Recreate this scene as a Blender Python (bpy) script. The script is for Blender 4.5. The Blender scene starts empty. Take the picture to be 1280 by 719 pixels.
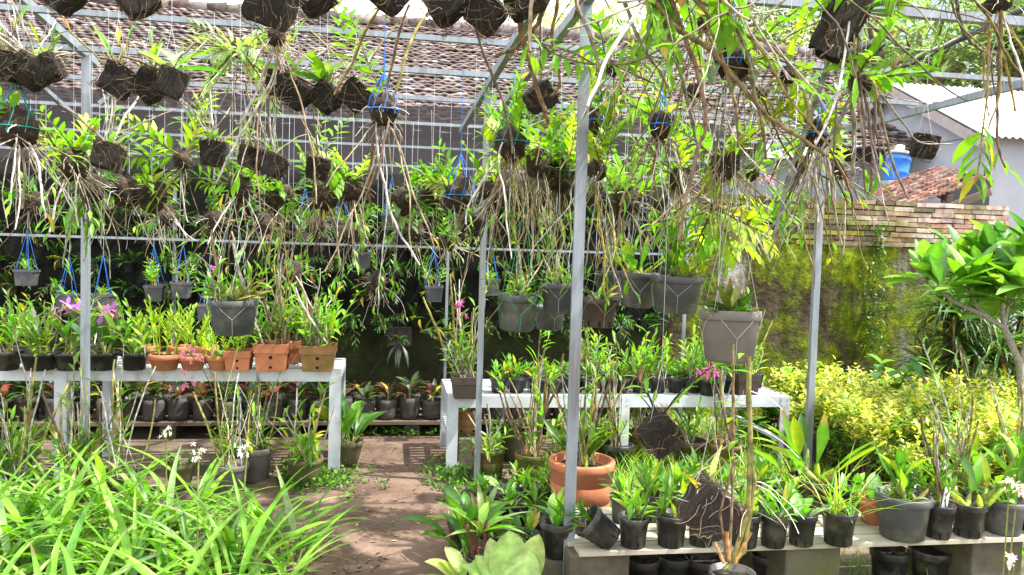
import bpy, math, random
from mathutils import Vector, Matrix, noise
PI = math.pi
R = math.radians
V = Vector
ZZ = V((0, 0, 1))
sc = bpy.context.scene
C = sc.collection
rnd = random.Random(11)

# ------------------------------------------------------------------ camera
W, H, F = 1280.0, 719.0, 960.0
CAM = V((0, 0, 1.55))
YAW, PITCH, ROLL = 9.0, 2.7, 1.7
RM = Matrix.Rotation(R(-YAW), 3, 'Z') @ Matrix.Rotation(R(90 - PITCH), 3, 'X') @ Matrix.Rotation(R(ROLL), 3, 'Z')
cd = bpy.data.cameras.new('camera')
cam = bpy.data.objects.new('camera', cd)
C.objects.link(cam)
cam.matrix_world = Matrix.Translation(CAM) @ RM.to_4x4()
cd.sensor_width = 36
cd.lens = 36 * F / W
cd.clip_end = 2000
cd.clip_start = 0.05
sc.camera = cam


def ray(px, py):
    return RM @ V(((px - W / 2) / F, (H / 2 - py) / F, -1))


def P(px, py, d):
    return CAM + ray(px, py) * d


def G(px, py, z=0.0):
    r = ray(px, py)
    return CAM + r * ((z - CAM.z) / r.z)


def PY(px, py, Y):
    r = ray(px, py)
    return CAM + r * ((Y - CAM.y) / r.y)


def depth(p):
    return (RM.transposed() @ (p - CAM)).z * -1


# ------------------------------------------------------------------ materials
def newmat(name):
    m = bpy.data.materials.new(name)
    m.use_nodes = True
    nt = m.node_tree
    nt.nodes.clear()
    out = nt.nodes.new('ShaderNodeOutputMaterial')
    return m, nt, out


def N(nt, typ, **kw):
    n = nt.nodes.new(typ)
    for k, v in kw.items():
        if k.startswith('_'):
            setattr(n, k[1:], v)
        else:
            n.inputs[k.replace('__', ' ')].default_value = v
    return n


def ramp(nt, stops):
    n = nt.nodes.new('ShaderNodeValToRGB')
    cr = n.color_ramp
    while len(cr.elements) < len(stops):
        cr.elements.new(0.5)
    for e, (p, c) in zip(cr.elements, stops):
        e.position = p
        e.color = (c[0], c[1], c[2], 1)
    return n


def mixc(nt, a, b, fac, mode='MIX'):
    n = nt.nodes.new('ShaderNodeMix')
    n.data_type = 'RGBA'
    n.blend_type = mode
    for i, s in ((0, fac), (6, a), (7, b)):
        if isinstance(s, (int, float)):
            n.inputs[i].default_value = s
        elif isinstance(s, tuple):
            n.inputs[i].default_value = (s[0], s[1], s[2], 1)
        else:
            nt.links.new(s, n.inputs[i])
    return n.outputs[2]


def coords(nt, scale=(1, 1, 1), world=False):
    if world:
        g = nt.nodes.new('ShaderNodeNewGeometry').outputs['Position']
    else:
        g = nt.nodes.new('ShaderNodeTexCoord').outputs['Object']
    m = nt.nodes.new('ShaderNodeMapping')
    m.inputs['Scale'].default_value = scale
    nt.links.new(g, m.inputs['Vector'])
    return m.outputs[0]


def noisetex(nt, vec, scale, detail=5, rough=.6):
    n = N(nt, 'ShaderNodeTexNoise', Scale=scale, Detail=detail, Roughness=rough)
    nt.links.new(vec, n.inputs['Vector'])
    return n.outputs['Fac']


def bump(nt, h, strength, dist):
    b = N(nt, 'ShaderNodeBump', Strength=strength, Distance=dist)
    nt.links.new(h, b.inputs['Height'])
    return b.outputs[0]


def noisy(name, stops, scale=8, rough=.6, metal=0., bumps=.3, bdist=.004, sc3=(1, 1, 1), world=True, spec=.4, bscale=None, extra=None):
    m, nt, out = newmat(name)
    vec = coords(nt, sc3, world)
    f = noisetex(nt, vec, scale)
    cr = ramp(nt, stops)
    nt.links.new(f, cr.inputs[0])
    col = cr.outputs[0]
    if extra:            # (scale, colour, lo, hi)
        f2 = noisetex(nt, vec, extra[0], 6, .65)
        r2 = ramp(nt, [(extra[2], (0, 0, 0)), (extra[3], (1, 1, 1))])
        nt.links.new(f2, r2.inputs[0])
        col = mixc(nt, col, extra[1], r2.outputs[0])
    p = N(nt, 'ShaderNodeBsdfPrincipled', Roughness=rough, Metallic=metal)
    p.inputs['Specular IOR Level'].default_value = spec
    nt.links.new(col, p.inputs['Base Color'])
    if bumps:
        fb = noisetex(nt, vec, bscale or scale * 6, 4)
        nt.links.new(bump(nt, fb, bumps, bdist), p.inputs['Normal'])
    nt.links.new(p.outputs[0], out.inputs[0])
    return m


def attrmat(name, rough=.5, trans=0., spec=.4, nscale=40, namt=.35, bumps=.2, vary=.25):
    """base colour comes from the 'col' point attribute (each leaf, cane or tile keeps its own colour)"""
    m, nt, out = newmat(name)
    a = N(nt, 'ShaderNodeAttribute', _attribute_name='col')
    vec = coords(nt)
    f = noisetex(nt, vec, nscale, 4)
    mr = N(nt, 'ShaderNodeMapRange')
    mr.inputs[1].default_value = .3
    mr.inputs[2].default_value = .7
    mr.inputs[3].default_value = 1 - namt
    mr.inputs[4].default_value = 1 + namt
    nt.links.new(f, mr.inputs[0])
    col = mixc(nt, a.outputs['Color'], mr.outputs[0], 1.0, 'MULTIPLY')
    oi = N(nt, 'ShaderNodeObjectInfo')
    hs = N(nt, 'ShaderNodeHueSaturation')
    mv = N(nt, 'ShaderNodeMapRange')
    mv.inputs[3].default_value = 1 - vary
    mv.inputs[4].default_value = 1 + vary
    nt.links.new(oi.outputs['Random'], mv.inputs[0])
    nt.links.new(mv.outputs[0], hs.inputs['Value'])
    nt.links.new(col, hs.inputs['Color'])
    col = hs.outputs[0]
    p = N(nt, 'ShaderNodeBsdfPrincipled', Roughness=rough)
    p.inputs['Specular IOR Level'].default_value = spec
    nt.links.new(col, p.inputs['Base Color'])
    if bumps:
        nt.links.new(bump(nt, f, bumps, .003), p.inputs['Normal'])
    if trans:
        t = N(nt, 'ShaderNodeBsdfTranslucent')
        tc = mixc(nt, col, (1.35, 1.5, .5), 1.0, 'MULTIPLY')
        nt.links.new(tc, t.inputs[0])
        mx = N(nt, 'ShaderNodeMixShader')
        mx.inputs[0].default_value = trans
        nt.links.new(p.outputs[0], mx.inputs[1])
        nt.links.new(t.outputs[0], mx.inputs[2])
        nt.links.new(mx.outputs[0], out.inputs[0])
    else:
        nt.links.new(p.outputs[0], out.inputs[0])
    return m


M = {}
M['leaf'] = attrmat('leaf', .42, .42, .45, 30, .22, .15)
M['petal'] = attrmat('petal', .6, .4, .2, 30, .12, 0, .08)
M['cane'] = attrmat('cane', .65, 0, .3, 60, .45, .4)
M['tile'] = attrmat('roof_tile', .85, 0, .15, 9, .45, .5, 0)
M['brick'] = attrmat('brick', .9, 0, .15, 14, .5, .6, 0)
M['fibre'] = noisy('fibre', [(.35, (.008, .006, .005)), (.6, (.035, .024, .016)), (.75, (.085, .06, .035))], 26, .95, bumps=1, bdist=.012, world=False, bscale=70, extra=(3.5, (.05, .058, .018), .54, .7))
M['fibre2'] = noisy('brown_fibre', [(.35, (.03, .021, .017)), (.6, (.075, .055, .045)), (.75, (.13, .10, .08))], 26, .95, bumps=1, bdist=.01, world=False, bscale=80)
M['rootball'] = noisy('rootball', [(.3, (.012, .008, .005)), (.55, (.05, .034, .02)), (.72, (.16, .115, .06))], 30, .95, bumps=1, bdist=.012, world=False, bscale=80)
M['soil'] = noisy('soil', [(.35, (.012, .009, .007)), (.65, (.06, .042, .03))], 60, .95, bumps=1, bdist=.01)
M['black'] = noisy('black_plastic', [(.35, (.012, .012, .013)), (.7, (.035, .034, .033))], 14, .42, bumps=.15, spec=.5, extra=(7, (.14, .125, .10), .50, .74))
M['grey'] = noisy('grey_plastic', [(.3, (.045, .047, .052)), (.7, (.085, .088, .095))], 10, .5, bumps=.12, spec=.45, extra=(8, (.19, .175, .145), .50, .74))
M['taupe'] = noisy('dusty_plastic', [(.3, (.11, .10, .085)), (.62, (.17, .155, .135)), (.75, (.05, .045, .04))], 7, .7, bumps=.2, extra=(12, (.06, .055, .05), .6, .75))
M['brownpot'] = noisy('brown_plastic', [(.3, (.05, .032, .026)), (.7, (.10, .07, .06))], 9, .6, bumps=.2)
M['clay'] = noisy('terracotta', [(.3, (.36, .125, .06)), (.7, (.52, .20, .10))], 9, .85, bumps=.25, spec=.2, extra=(6, (.24, .11, .06), .58, .8))
M['oldclay'] = noisy('weathered_terracotta', [(.3, (.23, .10, .05)), (.7, (.36, .19, .085))], 8, .9, bumps=.4, spec=.2, extra=(5, (.13, .12, .025), .45, .66))
M['mossclay'] = noisy('mossy_terracotta', [(.3, (.15, .075, .04)), (.7, (.27, .14, .08))], 9, .95, bumps=.6, spec=.1, extra=(6, (.06, .10, .015), .42, .6))
M['olive'] = noisy('mossy_pot', [(.3, (.075, .07, .035)), (.7, (.14, .125, .06))], 9, .85, bumps=.35, spec=.2, extra=(5, (.05, .065, .015), .5, .7))
M['bag'] = noisy('grey_bag', [(.3, (.038, .032, .029)), (.7, (.085, .073, .066))], 12, .75, bumps=.5, bdist=.01, spec=.3)
M['steel'] = noisy('galvanised_steel', [(.3, (.19, .215, .24)), (.7, (.32, .35, .385))], 22, .5, .3, .15, sc3=(1, 1, .12), extra=(9, (.17, .115, .07), .56, .74))
M['wtable'] = noisy('pale_steel', [(.3, (.50, .52, .57)), (.7, (.64, .66, .71))], 9, .45, .15, .1, extra=(6, (.34, .28, .21), .53, .74))
M['wire'] = noisy('wire', [(.3, (.45, .46, .47)), (.7, (.62, .63, .64))], 20, .5, .3, 0)
M['bluecord'] = noisy('blue_cord', [(.3, (.015, .10, .45)), (.7, (.03, .2, .62))], 40, .6, bumps=0)
M['tealcord'] = noisy('teal_cord', [(.3, (.01, .18, .16)), (.7, (.02, .30, .26))], 40, .6, bumps=0)
M['greencord'] = noisy('green_cord', [(.3, (.02, .2, .07)), (.7, (.03, .3, .1))], 40, .6, bumps=0)
M['plank'] = noisy('weathered_plank', [(.3, (.30, .27, .20)), (.55, (.45, .41, .31)), (.75, (.58, .54, .43))], 7, .85, bumps=.5, sc3=(.15, 1, 1), spec=.2, extra=(9, (.17, .15, .09), .56, .78))
M['darkplank'] = noisy('dark_plank', [(.3, (.07, .05, .035)), (.7, (.16, .12, .085))], 8, .9, bumps=.5, sc3=(.2, 1, 1))
M['block'] = noisy('cement_block', [(.3, (.07, .06, .042)), (.7, (.16, .14, .105))], 8, .95, bumps=.8, bdist=.008, spec=.1, extra=(4, (.085, .095, .025), .48, .68))
M['hole'] = noisy('hole', [(.3, (.008, .006, .005)), (.7, (.014, .01, .008))], 8, .95, bumps=0)


# ------------------------------------------------------------------ mesh builder
class MB:
    def __init__(s):
        s.v = []; s.f = []; s.c = []; s.m = []

    def add(s, vs, fs, col=(.5, .5, .5), mi=0):
        o = len(s.v)
        s.v.extend([tuple(v) for v in vs])
        if isinstance(col, list):
            s.c.extend(col)
        else:
            s.c.extend([col] * len(vs))
        for f in fs:
            s.f.append(tuple(i + o for i in f)); s.m.append(mi)

    def mesh(s, name, mats, smooth=True):
        me = bpy.data.meshes.new(name)
        me.from_pydata(s.v, [], s.f)
        if not isinstance(mats, (list, tuple)):
            mats = [mats]
        for m in mats:
            me.materials.append(m)
        if len(mats) > 1:
            me.polygons.foreach_set('material_index', s.m)
        if smooth:
            me.polygons.foreach_set('use_smooth', [True] * len(s.f))
        a = me.color_attributes.new('col', 'FLOAT_COLOR', 'POINT')
        fl = []
        for c in s.c:
            fl += (c[0], c[1], c[2], 1.0)
        a.data.foreach_set('color', fl)
        me.update()
        return me


def ob(name, me, parent=None, loc=(0, 0, 0), rot=(0, 0, 0), scale=(1, 1, 1)):
    o = bpy.data.objects.new(name, me)
    C.objects.link(o)
    o.parent = parent
    o.location = loc; o.rotation_euler = rot; o.scale = scale
    return o


def tag(o, label=None, cat=None, group=None, kind=None):
    if label: o['label'] = label
    if cat: o['category'] = cat
    if group: o['group'] = group
    if kind: o['kind'] = kind
    return o


def thing(name, label, cat, loc=(0, 0, 0), rot=(0, 0, 0), group=None, scale=1.):
    o = ob(name, None, None, loc, rot, (scale,) * 3)
    o.empty_display_size = .05
    return tag(o, label, cat, group)


def box(mb, c, s, col=(.5, .5, .5), rot=None, mi=0, taper=1.):
    x, y, z = s[0] / 2, s[1] / 2, s[2] / 2
    t = taper
    vs = [V((-x, -y, -z)), V((x, -y, -z)), V((x, y, -z)), V((-x, y, -z)), V((-x * t, -y * t, z)), V((x * t, -y * t, z)), V((x * t, y * t, z)), V((-x * t, y * t, z))]
    if rot is not None:
        vs = [rot @ v for v in vs]
    c = V(c)
    mb.add([v + c for v in vs], [(3, 2, 1, 0), (4, 5, 6, 7), (0, 1, 5, 4), (1, 2, 6, 5), (2, 3, 7, 6), (3, 0, 4, 7)], col, mi)


def bar(mb, a, b, w, h, col=(.5, .5, .5)):
    a = V(a); b = V(b)
    d = b - a
    L = d.length
    d.normalize()
    up = ZZ if abs(d.z) < .9 else V((0, 1, 0))
    s = d.cross(up).normalized()
    u = s.cross(d)
    rot = Matrix((d, s, u)).transposed()
    box(mb, (a + b) / 2, (L, w, h), col, rot)


def tube(mb, pts, rad, n=5, col=(.5, .5, .5), ring=None, cap=False):
    """ring: period of darker node rings"""
    pts = [V(p) for p in pts]
    k = len(pts)
    if not isinstance(rad, (list, tuple)):
        rad = [rad] * k
    d0 = (pts[1] - pts[0]).normalized()
    a = V((1, 0, 0)) if abs(d0.x) < .8 else V((0, 1, 0))
    s = d0.cross(a).normalized()
    vs = []; cs = []
    for i, p in enumerate(pts):
        d = (pts[min(i + 1, k - 1)] - pts[max(i - 1, 0)])
        if d.length < 1e-9: d = d0
        d.normalize()
        s = (s - d * s.dot(d)).normalized()
        u = d.cross(s)
        r = rad[i]
        kc = 1.0
        if ring and i % ring == 0:
            kc = .55; r *= 1.18
        for j in range(n):
            t = 2 * PI * j / n
            vs.append(p + s * (r * math.cos(t)) + u * (r * math.sin(t)))
            cs.append((col[0] * kc, col[1] * kc, col[2] * kc))
    fs = []
    for i in range(k - 1):
        for j in range(n):
            j2 = (j + 1) % n
            fs.append((i * n + j, i * n + j2, (i + 1) * n + j2, (i + 1) * n + j))
    if cap:
        fs.append(tuple(range(n - 1, -1, -1)))
        fs.append(tuple((k - 1) * n + j for j in range(n)))
    mb.add(vs, fs, cs)


def lathe(mb, prof, n=20, col=(.5, .5, .5), mi=0):
    vs = []; fs = []
    for r, z in prof:
        for j in range(n):
            t = 2 * PI * j / n
            vs.append(V((r * math.cos(t), r * math.sin(t), z)))
    for i in range(len(prof) - 1):
        for j in range(n):
            j2 = (j + 1) % n
            fs.append((i * n + j, i * n + j2, (i + 1) * n + j2, (i + 1) * n + j))
    mb.add(vs, fs, col, mi)


def jit(c, r, a=.25):
    k = 1 + r.uniform(-a, a)
    return (c[0] * k * (1 + r.uniform(-.12, .12)), c[1] * k, c[2] * k * (1 + r.uniform(-.15, .15)))


LR = random.Random(3)


def leaf(mb, p, d, L, Wd, col, bend=.5, fold=.2, n=4, peak=.45, roll=0., mid=1.3, tip=.05, edge=1.):
    tipc = None
    if col[1] > col[0] * 1.08 and Wd < .08:          # some leaves are yellowing, some have dry brown tips
        g = LR.random()
        if g < .025: col = (.42, .34, .04)
        elif g < .045: col = (.22, .13, .05)
        elif g < .24 and Wd < .05: tipc = (.24, .17, .07)
    d = d.normalized()
    s = d.cross(ZZ)
    if s.length < .05:
        s = V((math.cos(p.x * 999), math.sin(p.x * 999), 0))
    s.normalize()
    if roll:
        s = Matrix.Rotation(roll, 3, d) @ s
    nr = s.cross(d)
    st = L / n
    ca, sa = math.cos(bend / n), math.sin(bend / n)
    pos = V(p)
    vs = []; cs = []; fs = []
    cm = (col[0] * mid, col[1] * mid, col[2] * mid)
    ce = (col[0] * edge, col[1] * edge, col[2] * edge)
    for i in range(n + 1):
        t = i / n
        w = (t / peak) ** .75 if t < peak else max(0., (1 - t) / (1 - peak)) ** .8
        if Wd > .05: w = max(0., math.sin(PI * min(1, t ** (.75 + .3 * peak)))) ** .72
        w = max(w, .12 if i == 0 else tip) * Wd * .5
        if Wd > .1:
            k_ = 1 + .35 * noise.noise(V((p.x * 40 + t * 7, p.y * 40, t * 9)))
            ce = (col[0] * edge * k_, col[1] * edge * (.5 + .5 * k_), col[2] * edge * k_)
        up = nr * (w * fold * 2)
        vs += (pos - s * w + up, pos, pos + s * w + up)
        if tipc and t > .82: cs += (tipc, tipc, tipc)
        else: cs += (ce, cm, ce)
        if i < n:
            pos = pos + d * st
            d2 = d * ca - nr * sa
            nr = nr * ca + d * sa
            d = d2
            b = i * 3
            fs += ((b, b + 1, b + 4, b + 3), (b + 1, b + 2, b + 5, b + 4))
    mb.add(vs, fs, cs)


def path(p, d, L, n, grav, wob, r):
    pts = [V(p)]
    d = V(d).normalized()
    st = L / n
    for i in range(n):
        d = (d + V((r.uniform(-wob, wob), r.uniform(-wob, wob), r.uniform(-wob, wob) + grav * st * 2))).normalized()
        pts.append(pts[-1] + d * st)
    return pts


def rdir(r, el):
    a = r.uniform(0, 2 * PI)
    return V((math.cos(a) * math.cos(el), math.sin(a) * math.cos(el), math.sin(el)))


FRESH = (.15, .33, .022); YEL = (.30, .42, .028); MIDG = (.075, .20, .024); DARK = (.03, .085, .016); BLUE = (.06, .14, .05); PALE = (.26, .37, .14)
WHITE = (.52, .49, .43); BROWN = (.17, .115, .07); OLIVE = (.30, .25, .07); TAN = (.33, .26, .17); DBROWN = (.08, .045, .026); GCANE = (.18, .22, .05)


def shoot(ml, mc, p, d, L, nleaf, lL, lW, col, r, ccol=GCANE, grav=-.3, rad=.0035, t0=.15, ang=.95, bend=.5, plane=None):
    """one stem with leaves in two ranks"""
    n = max(6, int(L / .035))
    pts = path(p, d, L, n, grav, .09, r)
    tube(mc, pts, [rad * (1 - .45 * i / n) for i in range(n + 1)], 5, jit(ccol, r, .2), 3)
    ph = r.uniform(0, PI)
    for i in range(nleaf):
        t = t0 + (1 - t0) * i / max(1, nleaf - 1)
        k = min(n - 1, int(t * n))
        q = pts[k].lerp(pts[k + 1], t * n - k if t < 1 else 1)
        ax = (pts[k + 1] - pts[k]).normalized()
        s = ax.cross(V((math.cos(ph), math.sin(ph), .25))).normalized()
        if i % 2: s = -s
        a = ang * r.uniform(.7, 1.15) * (1 - .35 * t)
        dd = ax * math.cos(a) + s * math.sin(a)
        kk = (.65 + .5 * math.sin(PI * min(1, .2 + .8 * t))) * r.uniform(.8, 1.1)
        leaf(ml, q, dd, lL * kk, lW * kk, jit(col, r, .25), bend * r.uniform(.3, 1.5), .18, 4, .42, r.uniform(-.5, .5))


def canes(mc, p, n, L, el, col, r, rad=.005, grav=-2.5, wob=.12, spread=.02, ml=None, tipcol=FRESH, tipn=3):
    """bare canes; el = (lo, hi) elevation of the starting direction"""
    ends = []
    for i in range(n):
        l = L * r.uniform(.55, 1.1)
        k = max(6, int(l / .03))
        c = r.choice(col) if isinstance(col, list) else col
        q = V(p) + V((r.uniform(-spread, spread), r.uniform(-spread, spread), r.uniform(-spread, spread) * .6))
        pts = path(q, rdir(r, r.uniform(*el)), l, k, grav, wob, r)
        rr = rad * r.choice((.34, .42, .5, .6, .9)) * r.uniform(.85, 1.15)
        tube(mc, pts, [rr * (.75 + .35 * math.sin(3 * j / k)) for j in range(k + 1)], 5, jit(c, r, .25), r.choice((2, 3, 3)))
        ends.append(pts)
        if ml is not None and r.random() < .22:
            for q in range(tipn):
                leaf(ml, pts[-1 - q % 3], (pts[-1] - pts[-2]).normalized() + rdir(r, r.uniform(-.6, .6)) * .9, r.uniform(.05, .1), r.uniform(.014, .024), jit(tipcol, r), .6, .2, 4)
    return ends


def blob(mb, c, rx, rz, r, col=(.5, .5, .5), nu=16, nv=10, amp=.3):
    vs = []; fs = []
    off = V((r.uniform(0, 50), r.uniform(0, 50), 0))
    for i in range(nv + 1):
        ph = PI * i / nv
        for j in range(nu):
            t = 2 * PI * j / nu
            u = V((math.sin(ph) * math.cos(t), math.sin(ph) * math.sin(t), math.cos(ph)))
            k = 1 + amp * noise.noise(u * 1.7 + off) + amp * .7 * noise.noise(u * 4.5 + off)
            vs.append(V(c) + V((u.x * rx * k, u.y * rx * k, u.z * rz * k)))
    for i in range(nv):
        for j in range(nu):
            j2 = (j + 1) % nu
            fs.append((i * nu + j, (i + 1) * nu + j, (i + 1) * nu + j2, i * nu + j2))
    mb.add(vs, fs, col)


def fibres(mb, c, rad, n, L, r, col=None, tr=.0011, grav=-3):
    for i in range(n):
        d = rdir(r, r.uniform(-1.3, .9))
        pts = path(V(c) + d * rad * .85, d, L * r.uniform(.4, 1.2), 7, grav, .35, r)
        tube(mb, pts, tr * r.uniform(.7, 1.5), 3, jit(col or r.choice((TAN, BROWN, WHITE)), r, .3))


# ------------------------------------------------------------------ pots (unit: top diameter 1, height 1)
def pot_mesh(kind):
    mb = MB()
    mats = {'black': M['black'], 'grey': M['grey'], 'taupe': M['taupe'], 'brown': M['brownpot'], 'clay': M['clay'], 'claybowl': M['clay'], 'oldclay': M['oldclay'], 'mossclay': M['mossclay'],
            'olive': M['olive'], 'bag': M['bag'], 'sqclay': M['clay'], 'sqmoss': M['oldclay'], 'sqbrown': M['brownpot'], 'sqgrey': M['grey'], 'basin': M['grey']}[kind]
    if kind.startswith('sq'):
        q = math.sqrt(2)
        prof = [(0, 0), (.40 * q, 0), (.405 * q, .02), (.455 * q, .66), (.485 * q, .67), (.5 * q, .99), (.5 * q, 1), (.44 * q, 1), (.43 * q, .84), (0, .84)] if kind != 'sqgrey' else [(0, 0), (.38 * q, 0), (.46 * q, .84), (.5 * q, .85), (.5 * q, 1), (.45 * q, 1), (.43 * q, .86), (0, .86)]
        rot = Matrix.Rotation(PI / 4, 3, 'Z')
        b = MB(); lathe(b, prof, 4)
        # duplicated rings keep the faces flat
        for f in b.f:
            mb.add([rot @ V(b.v[i]) for i in f], [tuple(range(len(f)))])
        if kind in ('sqclay', 'sqmoss'):
            for s in range(4):
                a = Matrix.Rotation(PI / 2 * s, 3, 'Z')
                for (x, z, rr) in ((0, .16, .05), (0, .52, .055)):
                    yy = -(.40 + .055 * z / .66) - .006
                    mb.add([a @ V((x + rr * math.cos(t * PI / 4), yy + 0.0, z + rr * 1.2 * math.sin(t * PI / 4))) for t in range(8)], [tuple(range(8))], mi=1)
        return mb.mesh(kind + '_pot', [mats, M['hole']], False)
    if kind in ('clay', 'oldclay', 'mossclay'):
        prof = [(0, 0), (.40, 0), (.42, .02), (.445, .30), (.440, .308), (.447, .316), (.466, .62), (.461, .628), (.468, .636), (.480, .86), (.492, .87), (.5, .885), (.5, .98), (.49, 1), (.43, 1), (.42, .88), (0, .88)]
    elif kind == 'claybowl':
        prof = [(0, 0), (.33, 0), (.35, .03), (.44, .62), (.475, .66), (.5, .72), (.5, .97), (.48, 1), (.43, 1), (.42, .85), (0, .85)]
    elif kind == 'bag':
        prof = [(0, 0), (.40, 0), (.45, .05), (.49, .3), (.48, .6), (.5, .8), (.47, 1), (.44, .98), (.42, .9), (0, .9)]
    elif kind == 'olive':
        prof = [(0, 0), (.30, 0), (.33, .05), (.43, .5), (.475, .8), (.5, .84), (.5, 1), (.45, 1), (.44, .9), (0, .9)]
    elif kind in ('grey', 'taupe'):
        prof = [(0, .012), (.34, 0), (.365, .02), (.39, .04), (.455, .80), (.46, .81), (.49, .815), (.5, .83), (.5, .985), (.492, 1), (.46, 1), (.445, .9), (0, .9)]
    else:
        prof = [(0, 0), (.345, 0), (.365, .03), (.445, .80), (.475, .81), (.485, .83), (.5, .98), (.492, 1), (.46, 1), (.44, .88), (0, .88)]
    lathe(mb, prof, 28)
    if kind in ('black', 'brown', 'taupe'):
        for k in range(8):
            a = k * PI / 4 + .2
            r0, r1 = .373, .398
            w = .028
            vs = []
            for rr, z in ((r0, .03), (r1, .23)):
                for sgn in (-1, 1):
                    t = a + sgn * w / rr
                    vs.append(V(((rr + .004) * math.cos(t), (rr + .004) * math.sin(t), z)))
            mb.add(vs, [(0, 1, 3, 2)], mi=1)
    if kind in ('clay', 'oldclay'):
        for k in range(6):
            a = k * PI / 3 + .3
            for z in (.17, .48):
                rr = .448 + .004
                vs = []
                for t in range(8):
                    ta = a + .05 * math.cos(t * PI / 4) / rr
                    vs.append(V((rr * math.cos(ta), rr * math.sin(ta), z + .055 * math.sin(t * PI / 4))))
                mb.add(vs, [tuple(range(8))], mi=1)
    return mb.mesh(kind + '_pot', [mats, M['hole']], True)


_pots = {}


def potm(kind):
    if kind not in _pots: _pots[kind] = pot_mesh(kind)
    return _pots[kind]


_soil = MB()
for _i in range(5):
    for _j in range(14):
        pass
_n = 16
_vs = [V((0, 0, .02))]
for _i in range(1, 5):
    for _j in range(_n):
        _t = 2 * PI * _j / _n
        _vs.append(V((.11 * _i * math.cos(_t), .11 * _i * math.sin(_t), rnd.uniform(-.03, .05) - (.03 if _i == 4 else 0))))
_fs = [(0, 1 + j, 1 + (j + 1) % _n) for j in range(_n)]
for _i in range(3):
    for _j in range(_n):
        a0 = 1 + _i * _n + _j; a1 = 1 + _i * _n + (_j + 1) % _n
        _fs.append((a0, a0 + _n, a1 + _n, a1))
_soil.add(_vs, _fs)
SOIL = _soil.mesh('soil', M['soil'])
# ------------------------------------------------------------------ plants (metres, rooted at the origin)
def flower(mb, c, d, size, col, r, lip=(.55, .05, .25), n=5):
    d = d.normalized()
    s = d.cross(ZZ if abs(d.z) < .9 else V((1, 0, 0))).normalized()
    u = s.cross(d)
    a0 = r.uniform(0, 6)
    for i in range(n):
        t = a0 + 2 * PI * i / n
        dd = (s * math.cos(t) + u * math.sin(t)) + d * .25
        leaf(mb, c, dd, size * .5 * r.uniform(.85, 1.1), size * .30, jit(col, r, .18), r.uniform(-.3, .8), .1, 3, .55, r.uniform(-.3, .3), 1.25)
    leaf(mb, c + d * size * .05, d + u * -.6, size * .3, size * .22, lip, .7, .35, 3, .6)


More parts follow.
